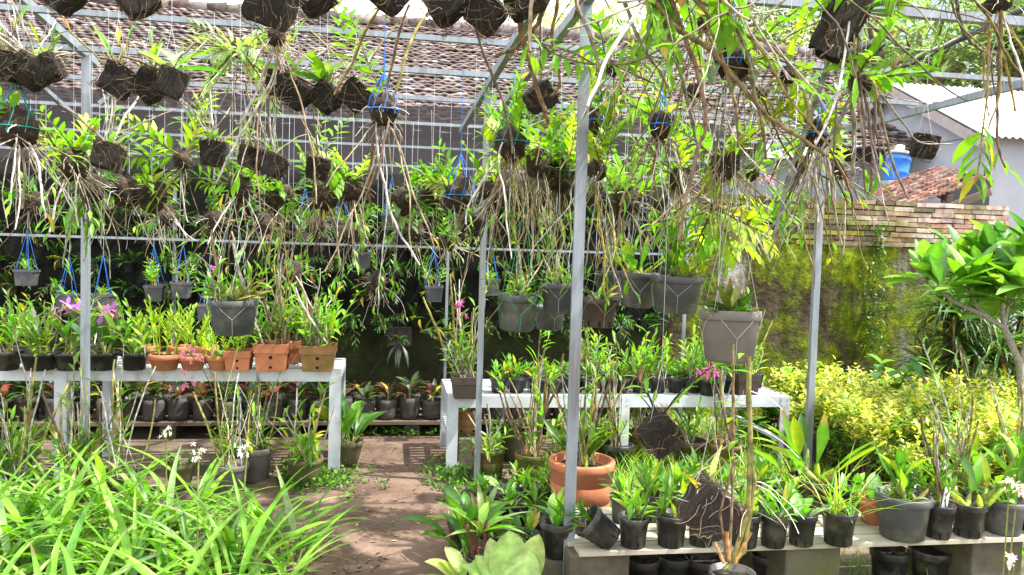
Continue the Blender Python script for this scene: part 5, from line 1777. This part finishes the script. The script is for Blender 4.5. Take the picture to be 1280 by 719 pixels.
# ================================================================== plank bench on blocks, front right
ZBN = .32
fl, frr = G(724, 691, ZBN), G(1330, 673, ZBN)
bn = thing('plank_bench', 'long bench of weathered pale planks on cement blocks full of black pots', 'bench', (fl.x, fl.y, 0))
rB = random.Random(14)
for k in range(5):
    mb = MB()
    y = .05 + k * .112
    xa = rB.uniform(-.02, .01) + (-.02 if k else .02)
    L_ = frr.x - fl.x + .3
    box(mb, (xa + L_ / 2, y, ZBN - .009), (L_, .096, .018), rot=Matrix.Rotation(rB.uniform(-.002, .002), 3, 'Z'))
    ob('plank', mb.mesh('plank', M['plank'], False), bn)
for px, lab in ((752, 'mossy cement block holding up the left end of the plank bench'), (1035, 'cement block with a lit face under the middle of the plank bench'), (1290, 'dark cement block under the right end of the plank bench')):
    b = G(px, 690, ZBN)
    o = thing('cement_block', lab, 'block', (b.x, fl.y + .25, 0), (0, 0, rnd.uniform(-.03, .03)))
    mb = MB(); box(mb, (0, 0, .146), (.26, .44, .304)); me = mb.mesh('body', M['block'], False)
    q = ob('body', me, o); bv = q.modifiers.new('bevel', 'BEVEL'); bv.width = .01; bv.segments = 2

BP = 'black nursery pots on the plank bench'
def bench(px, py, lab, wp, hp, pot, kind, ps=1., **k):
    return on(px, py, ZBN, 'nursery_pot', lab, wp, hp, pot, kind, ps, 'nursery pot', BP, **k)


for (px, py, wp, hp, pot, kind, ps, lab) in (
    (791, 682, 41, 38, 'black', 'seedling', 1.0, 'black nursery pot with leafy shoots right of the tipped pot'),
    (838, 681, 43, 40, 'black', 'seedling', 1.05, 'black nursery pot with a bent shoot left of the leaning brown block'),
    (876, 680, 38, 38, 'black', 'broadling', .8, 'black nursery pot half behind the leaning brown block'),
    (930, 682, 40, 42, 'black', 'seedling', 1.0, 'black nursery pot behind the tall foreground canes'),
    (966, 682, 38, 40, 'black', 'seedling', .9, 'black nursery pot right of the tall foreground canes'),
    (1001, 680, 38, 40, 'black', 'broadling', .8, 'black nursery pot of small shoots beside the grassy pot'),
    (1047, 679, 44, 42, 'black', 'grassy', .95, 'black nursery pot overflowing with fine grass'),
    (1127, 671, 66, 54, 'grey', ['cattleya', 'broadling', 'seedling'], .72, 'large dark grey pot with broad drooping leaves'),
    (1172, 671, 38, 42, 'black', ['seedling', 'tallcane'], .55, 'narrow black pot with a white tag right of the large grey pot'),
    (1209, 669, 42, 42, 'black', 'cattleya', .82, 'black pot with upright yellow-green cattleya leaves'),
    (1253, 665, 50, 42, 'grey', 'broadling', 1.0, 'wide grey pot second from the right edge of the bench'),
    (1291, 662, 44, 42, 'black', 'cattleya', .9, 'black pot cut by the right edge of the picture'),
    (778, 652, 34, 34, 'black', 'seedling', .95, 'black pot close to the right flank of the big terracotta pot'),
    (815, 650, 34, 34, 'black', 'seedling', 1.0, 'black pot in the second row behind the bent shoot'),
    (848, 646, 34, 34, 'black', ['seedling', 'broadling'], 1.0, 'black pot in the second row above the leaning brown block'),
    (905, 646, 34, 34, 'black', 'seedling', 1.0, 'black pot in the second row left of the tall foreground canes'),
    (945, 650, 34, 34, 'black', 'broadling', .9, 'black pot in the second row directly behind the tall canes'),
    (984, 652, 34, 34, 'black', 'seedling', .9, 'black pot in the second row left of the grassy pot'),
    (1014, 636, 62, 40, 'black', 'cattleya', .95, 'wide black pot with tall paddle-shaped leaves behind the grassy pot'),
    (1092, 653, 40, 34, 'claybowl', 'broadling', .9, 'small terracotta pot among the black pots of the bench'),
    (1150, 645, 38, 34, 'black', 'seedling', 1.0, 'black pot behind the large dark grey pot'),
    (1190, 645, 36, 34, 'black', ['seedling', 'tallcane'], .7, 'black pot with thin pale twigs behind the upright cattleya'),
    (1235, 642, 36, 34, 'oldclay', 'cattleya', .9, 'weathered clay pot in the second row near the right edge'),
    (1275, 640, 40, 34, 'black', ['seedling', 'tallcane'], .8, 'black pot with twigs in the second row at the right edge'),
    (860, 632, 32, 30, 'black', 'seedling', 1.0, 'black pot in the rear row above the second row middle'),
    (892, 630, 32, 30, 'black', 'broadling', 1.0, 'black pot in the rear row left of the tall canes'),
    (955, 632, 32, 30, 'black', 'seedling', 1.0, 'black pot in the rear row left of the paddle-leaved pot'),
    (1060, 640, 34, 30, 'black', 'broadling', .9, 'black pot in the rear row between wide black pot and terracotta pot'),
):
    o = bench(px, py, lab, wp, hp, pot, kind, ps)
    if 'white tag' in lab:
        mb = MB(); box(mb, (.0, -.04, .19), (.028, .002, .10), rot=Matrix.Rotation(.15, 3, 'Y')); ob('plant_tag', mb.mesh('plant_tag', M['metalroof'], False), o)
# tipped pot
b = G(748, 684, ZBN); d = depth(b)
o = potted('nursery_pot', 'empty-looking black pot lying tipped over on the bench end', 'nursery pot', V((b.x + .06, b.y, ZBN + .03)), .15, .14, 'black', 'seedling', 1.0, BP, rz=.15)
o.rotation_euler = (R(-14), R(-52), R(10))
# big terracotta pot on its own block
zb2 = .13
bt = G(732, 655, zb2)
o = thing('cement_block', 'cement block hidden under the big terracotta pot', 'block', (bt.x, bt.y + .12, 0))
mb = MB(); box(mb, (0, 0, zb2 / 2 - .01), (.36, .3, zb2 + .018)); ob('body', mb.mesh('body', M['block'], False), o)
dt = depth(bt) + .12
potted('terracotta_pot', 'big orange terracotta pot with holes and tall canes behind the front post', 'potted orchid', V((bt.x + .0, bt.y + .12, zb2)), sz(83, dt), sz(72, dt), 'clay', ['tallcane', 'tallcane', 'cattleya'], 1.05)
# black pot on the block in front of the post
b = G(697, 695, .24)
o = thing('cement_block', 'mossy cement block under the black pot in front of the tall post', 'block', (b.x, b.y + .07, 0), (0, 0, .1))
mb = MB(); box(mb, (0, 0, .11), (.24, .2, .24)); q = ob('body', mb.mesh('body', M['block'], False), o)
bv = q.modifiers.new('bevel', 'BEVEL'); bv.width = .01; bv.segments = 2
on(697, 693, .234, 'nursery_pot', 'black nursery pot with pale striped leaves on a block in front of the tall post', 50, 44, 'black', ['broadling', 'seedling'], .9, 'nursery pot')
on(684, 646, .1, 'nursery_pot', 'stack-like narrow black pot left of the big terracotta pot', 30, 40, 'black', 'seedling', .9, 'nursery pot')
# seedling pots on the ground at the left end of the bench
SG = 'black seedling pots on the ground by the path'
for k, (px, py, kind, lab) in enumerate((
    (578, 690, 'broadling', 'black seedling pot nearest the path edge'), (610, 672, 'broadling', 'black seedling pot of glossy leaves behind the red stemmed plant'), (640, 668, 'seedling', 'black seedling pot of grassy shoots behind the blotched leaves'),
    (668, 676, 'seedling', 'black seedling pot left of the pot on the block'), (595, 655, 'seedling', 'black seedling pot of pale leaves at the rear left'), (628, 650, 'broadling', 'black seedling pot of upright leaves at the rear'),
    (655, 648, 'seedling', 'black seedling pot at the rear, near the narrow black pot'), (655, 705, 'seedling', 'black seedling pot low in front of the block'), (620, 705, 'broadling', 'black seedling pot hidden under the blotched leaves'))):
    on(px, py, .0, 'seedling_pot', lab, 40, 40, 'black', kind, 1.0, 'seedling pot', SG)
on(600, 735, 0, 'potted_plant', 'red stemmed plant with a rosette of mixed narrow leaves by the path', 34, 40, 'black', 'redstem', .9, 'potted plant')
on(578, 722, 0, 'potted_plant', 'plant with large ribbed green leaves right at the path', 36, 30, 'black', 'broad', .85, 'potted plant')
o = on(640, 790, 0, 'potted_plant', 'plant with big pale blotched leaves at the bottom centre', 40, 34, 'black', None, 1, 'potted plant')
ml, mc = MB(), MB(); r = random.Random(8)
db = depth(V(o.location))
for (bx, by, tx, ty, wpx, fwd, bend_) in ((640, 748, 636, 662, 54, .10, .25), (652, 745, 680, 672, 40, .04, .3), (632, 750, 596, 694, 46, .02, .5), (650, 752, 664, 705, 50, -.06, .5), (628, 752, 612, 668, 36, .14, .3), (640, 755, 590, 716, 40, -.1, .7)):
    a, b = P(bx, by, db) - o.location, P(tx, ty, db + fwd) - o.location
    tube(mc, [V((0, 0, .08)), a * .6 + V((0, 0, .03)), a], .006, 5, GCANE)
    c0_ = r.choice(((.26, .38, .10), (.33, .42, .15), (.22, .34, .08)))
    leaf(ml, a, (b - a) + V((0, .12, .05)), (b - a).length * 1.08, sz(wpx, db), jit(c0_, r, .12), bend_, .12, 14, .42, r.uniform(-.25, .25), 1.15, .02, .85)
ob('foliage', ml.mesh('foliage', M['leaf']), o); ob('stem', mc.mesh('stem', M['cane']), o)
on(575, 770, 0, 'potted_plant', 'low plant with whitish blotched leaves at the bottom edge by the path', 40, 30, 'black', 'dief', .4, 'potted plant')
# under the bench
UB = 'pots stored under the bench'
for k, (px, py) in enumerate(((800, 745), (840, 742), (878, 745), (960, 740), (1110, 735), (1160, 735), (1215, 730))):
    on(px, py, .0, 'nursery_pot', 'empty black pot in the shade under the plank bench', 48, 50, 'black', None, 1, 'nursery pot', UB)
# foreground pot with tall cut canes
bq = P(915, 714, 2.55)
o = thing('potted_cane', 'black pot in the bottom foreground with cut orange stubs and tall jointed canes', 'potted plant', V((bq.x, bq.y, 0)))
hh = bq.z
ob('pot', potm('black'), o, (0, 0, hh - .17), (0, 0, .3), (.155, .155, .17))
ob('soil', SOIL, o, (0, 0, hh - .02), (0, 0, 0), (.155, .155, .14))
mb = MB(); box(mb, (0, 0, (hh - .17) / 2 - .02), (.2, .2, hh - .17 + .04)); ob('plinth', mb.mesh('plinth', M['block'], False), o)
mc, ml = MB(), MB()
r = random.Random(12)
rel = lambda px, py, d=2.55: P(px, py, d) - o.location
def cane2(pts, rad, col, n=26):
    q = [rel(*p) for p in pts]
    out = []
    for i in range(len(q) - 1):
        m_ = max(2, int(n / (len(q) - 1)))
        for t in range(m_): out.append(q[i].lerp(q[i + 1], t / m_) + rdir(r, 0) * .0012)
    out.append(q[-1])
    tube(mc, out, [rad] * len(out), 7, col, 4)
cane2([(915, 702), (936, 640), (938, 560), (935, 445)], .0085, (.17, .15, .045))
cane2([(905, 712), (930, 690), (944, 600), (934, 560)], .0075, (.19, .18, .05))
cane2([(912, 702), (916, 600), (917, 500), (916, 430)], .0045, (.16, .11, .06))
cane2([(908, 702), (900, 640), (917, 580), (912, 520)], .004, (.12, .07, .04))
cane2([(912, 702), (908, 665)], .007, (.40, .20, .06), 8)
cane2([(918, 704), (938, 665)], .007, (.36, .19, .06), 8)
cane2([(905, 704), (893, 678)], .006, (.40, .22, .08), 8)
for i in range(16):
    q = rel(936 + r.uniform(-20, 5), r.uniform(470, 640))
    tube(mc, path(q, rdir(r, r.uniform(-.5, .5)), r.uniform(.08, .25), 7, -2, .15, r), .0015, 3, jit(r.choice((TAN, WHITE)), r))
for i in range(9):
    q = rel(916 + r.uniform(-8, 20), r.uniform(430, 640))
    leaf(ml, q, rdir(r, r.uniform(-.2, .9)), r.uniform(.05, .10), .022, jit(FRESH, r), .5, .2, 5)
ob('cane', mc.mesh('cane', M['cane']), o); ob('foliage', ml.mesh('foliage', M['leaf']), o)

# ================================================================== beds
# ground orchids, front left
r = random.Random(41)
GB = 'ground orchids in the front left bed'
k = 0
for d in (2.75, 3.05, 3.35, 3.65, 3.95, 4.25):
    px = -120 + r.uniform(0, 40)
    lim = {2.75: 335, 3.05: 372, 3.35: 385, 3.65: 372, 3.95: 340, 4.25: 290}[d]
    while px < lim:
        q = P(px, 560, d + r.uniform(-.1, .1)); q.z = 0
        o = thing('ground_orchid', 'bright green arching strap-leaved ground orchid in the sunny front bed', 'ground orchid', q, (0, 0, 0), GB)
        s = r.uniform(.85, 1.08)
        for nm, me in plantm('ground'): ob(nm, me, o, (0, 0, .0), (0, 0, r.uniform(0, 6)), (s,) * 3)
        px += r.uniform(.21, .29) * F / d
        k += 1
for (px, py, d, lab) in ((247, 562, 3.5, 'white flowering ground orchid near the back of the front bed'), (303, 562, 3.6, 'ground orchid with small white flowers beside the grey mossy pot'), (208, 540, 4.0, 'ground orchid with white buds in front of the table')):
    q = P(px, py, d); o = thing('ground_orchid', lab, 'ground orchid', V((q.x, q.y, 0)))
    mf, mc = MB(), MB()
    tube(mc, path(V((0, 0, 0)), V((0, 0, 1)), q.z, 8, 0, .02, r), .004, 5, GCANE)
    for i in range(9): flower(mf, V((r.uniform(-.03, .03), r.uniform(-.03, .03), q.z + r.uniform(-.05, .03))), rdir(r, .3) + V((0, -.4, 0)), .031, (.80, .70, .80), r, (.7, .45, .65))
    ob('stalk', mc.mesh('stalk', M['cane']), o); ob('flower', mf.mesh('flower', M['petal']), o)
    for nm, me in plantm('ground'): ob(nm, me, o, (0, 0, 0), (0, 0, r.uniform(0, 6)), (.85,) * 3)
# bottom right strap plants with white flowers
for (px, d, sc_, lab) in ((1140, 2.45, .62, 'narrow-leaved ground orchid at the bottom edge below the large grey pot'), (1240, 2.5, .8, 'ground orchid with white flowers at the bottom right corner'), (1000, 2.3, .5, 'few narrow arching leaves at the bottom edge right of the tall canes'), (1300, 2.7, .85, 'ground orchid half cut by the right edge at the bottom'), (800, 2.4, .48, 'narrow arching leaves at the bottom edge under the bench front')):
    q = P(px, 700, d); o = thing('ground_orchid', lab, 'ground orchid', V((q.x, q.y, 0)))
    for nm, me in plantm('ground'): ob(nm, me, o, (0, 0, 0), (0, 0, r.uniform(0, 6)), (sc_,) * 3)
    if 'white' in lab:
        mf, mc = MB(), MB()
        for (fx, fy) in ((1262, 605), (1268, 705), (1272, 612)):
            e = P(fx, fy, d) - o.location
            tube(mc, [V((0, 0, 0)), e * .5 + V((.02, 0, .05)), e], .003, 4, GCANE)
            for i in range(6): flower(mf, e + V((r.uniform(-.03, .03), 0, r.uniform(-.03, .03))), rdir(r, .3) + V((0, -.6, 0)), .034, (.76, .60, .74), r, (.7, .5, .65))
        ob('stalk', mc.mesh('stalk', M['cane']), o); ob('flower', mf.mesh('flower', M['petal']), o)


def quick(mb, q, d, L, Wd, col):
    s = d.cross(ZZ)
    if s.length < .05: s = V((1, 0, 0))
    s.normalize()
    u = s.cross(d) * (L * .08)
    mb.add([q, q + d * L * .5 - s * Wd * .5 + u, q + d * L, q + d * L * .5 + s * Wd * .5 + u], [(0, 1, 2), (0, 2, 3)], [col] * 4)


# golden shrubs
ml, mc = MB(), MB()
r = random.Random(51)
base = [(P(945, 560, 6.7)), (P(1340, 560, 6.8)), (P(1390, 560, 4.3)), (P(1062, 560, 5.1))]
for i in range(4200):
    u, v = r.random(), r.random()
    q = base[0].lerp(base[1], u).lerp(base[3].lerp(base[2], u), v)
    hmax = .50 + .14 * noise.noise(V((q.x * 1.6, q.y * 1.6, 0))) + .08 * noise.noise(V((q.x * 5, q.y * 5, 4)))
    if noise.noise(V((q.x * 3.2, q.y * 3.2, 9))) < -.22: hmax *= .6
    hh = hmax * r.uniform(.3, 1.02)
    q = V((q.x, q.y, hh))
    lean = rdir(r, r.uniform(.7, 1.5))
    L_ = r.uniform(.08, .17)
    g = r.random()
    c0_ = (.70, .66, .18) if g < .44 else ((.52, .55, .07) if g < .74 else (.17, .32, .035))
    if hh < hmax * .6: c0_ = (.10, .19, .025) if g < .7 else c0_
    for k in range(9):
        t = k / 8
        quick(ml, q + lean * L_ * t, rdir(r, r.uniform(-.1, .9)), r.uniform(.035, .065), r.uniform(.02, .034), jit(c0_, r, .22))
    if i % 3 == 0: tube(mc, [V((q.x, q.y, 0)), q + lean * L_ * .5], .003, 3, BROWN)
o = thing('shrubbery', 'bed of low golden yellow shrubs in full sun before the mossy wall', 'shrubs', (0, 0, 0))
o['kind'] = 'stuff'
ob('foliage', ml.mesh('foliage', M['leaf']), o)['kind'] = 'stuff'
ob('stem', mc.mesh('stem', M['cane']), o)['kind'] = 'stuff'
# grass between table and shrubs, weeds on the ground
mg = MB()
for i in range(3800):
    px = r.uniform(690, 1040); d = r.uniform(4.4, 7.0)
    q = P(px, 560, d); q.z = 0
    if q.y > 6.9: continue
    leaf(mg, q, rdir(r, r.uniform(.8, 1.5)), r.uniform(.10, .28), .008, jit(r.choice((FRESH, YEL, FRESH)), r), r.uniform(.3, 1.4), .1, 3, .3)
for i in range(900):
    px = r.uniform(930, 1330); d = r.uniform(2.3, 4.2)
    q = P(px, 560, d); q.z = 0
    leaf(mg, q, rdir(r, r.uniform(.7, 1.5)), r.uniform(.06, .2), .007, jit(r.choice((FRESH, YEL, FRESH)), r), r.uniform(.3, 1.4), .1, 3, .3)
o = ob('grass', mg.mesh('grass', M['leaf'])); tag(o, 'bright green grass growing behind the right table', 'grass', kind='stuff')
mg = MB()
spots = []
for i in range(330):
    g = r.random()
    if g < .35: px, py = r.gauss(400, 26), r.gauss(603, 10)
    elif g < .6: px, py = r.gauss(560, 20), r.gauss(598, 12)
    elif g < .72: px, py = r.uniform(440, 560), r.gauss(545, 3)
    else: px, py = r.uniform(560, 700), r.gauss(618, 10)
    spots.append(G(px, py, 0))
for q in spots:
    for k in range(r.randint(5, 11)):
        dd = rdir(r, r.uniform(0, 1.3))
        quick(mg, q + V((r.gauss(0, .03), r.gauss(0, .03), r.uniform(.004, .06))), dd, r.uniform(.02, .05), r.uniform(.012, .028), jit(r.choice((MIDG, FRESH, (.06, .12, .03))), r))
o = ob('weeds', mg.mesh('weeds', M['leaf'])); tag(o, 'small green weeds along the path edges and table legs', 'weeds', kind='stuff')
# litter on the path
mg = MB()
for i in range(420):
    q = G(r.uniform(380, 580), r.uniform(545, 719), .012)
    quick(mg, q, rdir(r, .05), r.choice((.012, .02, .03, .05)), r.uniform(.006, .018), jit(r.choice((TAN, BROWN, DBROWN, DBROWN, (.2, .2, .08))), r))
    if i % 6 == 0:
        tube(mg, path(q, rdir(r, 0), r.uniform(.08, .2), 4, 0, .15, r), .0018, 3, BROWN)
o = ob('litter', mg.mesh('litter', M['cane'])); tag(o, 'dry leaf bits and twigs scattered on the earth path', 'litter', kind='stuff')

# broad-leaved weeds before the mossy wall
for k, (px, py, d, s, lab) in enumerate(((965, 490, 6.5, 1.1, 'broad-leaved weed below the wall left of the right post'), (1040, 480, 6.7, 1.0, 'broad-leaved weed just right of the right post'), (1085, 480, 6.6, 1.25, 'tall broad-leaved weed under the wall creeper'), (1130, 478, 6.7, .8, 'low weed at the wall between the creeper and the dracaenas'))):
    q = P(px, py, d)
    o = thing('leafy_weed', lab, 'weed', V((q.x, min(q.y, 6.75), 0)))
    add_plant(o, 'weed', 0, s * 1.3, k)
# dracaenas
for k, (px, py, d, lab) in enumerate(((1192, 408, 7.0, 'dark strap-leaved dracaena against the wall, left one of the pair'), (1268, 400, 7.0, 'dark strap-leaved dracaena at the wall end behind the frangipani'))):
    q = P(px, py, d); o = thing('dracaena', lab, 'dracaena', V((q.x, min(q.y, 6.45), 0)))
    mc, ml = MB(), MB()
    for hN in range(7):
        top = V((r.uniform(-.30, .30), r.uniform(-.2, .1), q.z + r.uniform(-.45, .2)))
        tube(mc, [V((0, 0, -.05)), top * .5 + V((0, 0, 0)), top], [.035, .028, .022], 7, (.20, .15, .09), 2)
        for i in range(56):
            leaf(ml, top, rdir(r, r.uniform(-.2, 1.4)), r.uniform(.38, .6), r.uniform(.026, .038), jit(r.choice(((.05, .10, .03), (.08, .17, .04), (.17, .27, .09))), r), r.uniform(1.0, 2.2), .25, 7, .35)
    ob('stem', mc.mesh('stem', M['cane']), o); ob('foliage', ml.mesh('foliage', M['leaf']), o)
# frangipani
dP = 5.4
b0 = P(1282, 640, dP)
o = thing('frangipani', 'frangipani with pale grey branches and big glossy leaf rosettes at right', 'tree', V((b0.x, b0.y, 0)))
rel = lambda px, py, d=dP: P(px, py, d) - o.location
mc, ml = MB(), MB()
def limb(pts, r0, r1):
    q = [rel(*p) for p in pts]
    tube(mc, q, [r0 + (r1 - r0) * i / (len(q) - 1) for i in range(len(q))], 8, (.30, .27, .22))
limb([(1283, 640), (1280, 560), (1275, 455), (1255, 410)], .030, .022)
limb([(1255, 410), (1225, 392), (1190, 376), (1178, 364)], .020, .012)
limb([(1240, 400), (1222, 385), (1212, 362)], .014, .011)
limb([(1255, 410), (1252, 380), (1258, 355)], .016, .012)
limb([(1275, 455), (1290, 400), (1282, 345)], .018, .012)
limb([(1255, 410), (1262, 370, dP + .3), (1235, 335, dP + .4)], .014, .011)
for (px, py, dd_) in ((1178, 362, dP), (1212, 358, dP), (1258, 352, dP), (1282, 342, dP), (1235, 332, dP + .4), (1270, 325, dP + .3), (1205, 335, dP + .5), (1300, 320, dP), (1290, 365, dP - .2), (1250, 318, dP + .5), (1225, 372, dP + .3), (1265, 378, dP - .1), (1240, 398, dP + .5), (1205, 392, dP + .6), (1290, 400, dP + .4), (1160, 350, dP + .2)):
    top = rel(px, py, dd_)
    for i in range(13):
        dd = rdir(r, r.uniform(.05, 1.25))
        q = top + V((0, 0, r.uniform(-.03, .02)))
        tube(mc, [q, q + dd * .05], .004, 4, GCANE)
        leaf(ml, q + dd * .05, dd, r.uniform(.26, .38), r.uniform(.09, .125), jit(r.choice((FRESH, (.17, .34, .05), (.09, .21, .03), (.07, .17, .04))), r, .2), r.uniform(.1, .7), .16, 7, .55, r.uniform(-.2, .2), 1.5)
ob('trunk', mc.mesh('trunk', M['cane']), o); ob('crown', ml.mesh('crown', M['leaf']), o)
# thin pale sapling before the dracaenas
q = P(1213, 480, 5.0); o = thing('sapling', 'thin pale-stemmed sapling standing in the golden shrubs', 'plant', V((q.x, q.y, 0)))
mc, ml = MB(), MB()
shoot(ml, mc, V((0, 0, 0)), V((0, 0, 1)), 1.1, 16, .13, .035, PALE, r, WHITE, .05, .008, .45)
ob('stem', mc.mesh('stem', M['cane']), o); ob('foliage', ml.mesh('foliage', M['leaf']), o)
# block by the right post
b = G(1005, 590, 0)
block('small dark cement block standing at the foot of the right post', 1006, 588, 0, .28, .2, .30)
# ================================================================== light
ELEV, AZ = 60, 108          # azimuth measured from +Y towards +X
sd = V((math.sin(R(AZ)) * math.cos(R(ELEV)), math.cos(R(AZ)) * math.cos(R(ELEV)), math.sin(R(ELEV))))
ld = bpy.data.lights.new('sun', 'SUN')
ld.energy = 3.7
ld.angle = R(.9)
ld.color = (1, .97, .92)
lo = bpy.data.objects.new('sun', ld)
C.objects.link(lo)
lo.location = (3, 3, 12)
lo.rotation_euler = sd.to_track_quat('Z', 'Y').to_euler()
w = bpy.data.worlds.new('World')
sc.world = w
w.use_nodes = True
nt = w.node_tree
nt.nodes.clear()
out = nt.nodes.new('ShaderNodeOutputWorld')
bg = nt.nodes.new('ShaderNodeBackground')
sky = nt.nodes.new('ShaderNodeTexSky')
sky.sky_type = 'NISHITA'
sky.sun_disc = False
sky.sun_elevation = R(ELEV)
sky.sun_rotation = R(AZ)
sky.dust_density = 3
tc = nt.nodes.new('ShaderNodeTexCoord')
mp = nt.nodes.new('ShaderNodeMapping')
mp.inputs['Scale'].default_value = (1, 1, 2.5)
nt.links.new(tc.outputs['Generated'], mp.inputs[0])
nz = N(nt, 'ShaderNodeTexNoise', Scale=2.2, Detail=7, Roughness=.6)
nt.links.new(mp.outputs[0], nz.inputs['Vector'])
cr = ramp(nt, [(.36, (0, 0, 0)), (.56, (1, 1, 1))])
nt.links.new(nz.outputs['Fac'], cr.inputs[0])
mxs = mixc(nt, sky.outputs[0], (9.5, 9.7, 10.0), cr.outputs[0])
nt.links.new(mxs, bg.inputs[0])
bg.inputs[1].default_value = .12
nt.links.new(bg.outputs[0], out.inputs[0])
sc.view_settings.view_transform = 'Standard'
sc.view_settings.look = 'None'
sc.view_settings.gamma = 1
sc.view_settings.use_curve_mapping = False
sc.view_settings.exposure = 1.6
sc.render.engine = 'CYCLES'
sc.cycles.use_denoising = True
try:
    sc.cycles.denoiser = 'OPENIMAGEDENOISE'
    sc.cycles.denoising_input_passes = 'RGB_ALBEDO_NORMAL'
    sc.cycles.denoising_prefilter = 'ACCURATE'
except Exception:
    pass
sc.cycles.max_bounces = 7
sc.cycles.diffuse_bounces = 3
sc.cycles.glossy_bounces = 2
sc.cycles.transmission_bounces = 4
sc.cycles.transparent_max_bounces = 6
sc.cycles.caustics_reflective = False
sc.cycles.caustics_refractive = False
sc.cycles.sample_clamp_indirect = 6
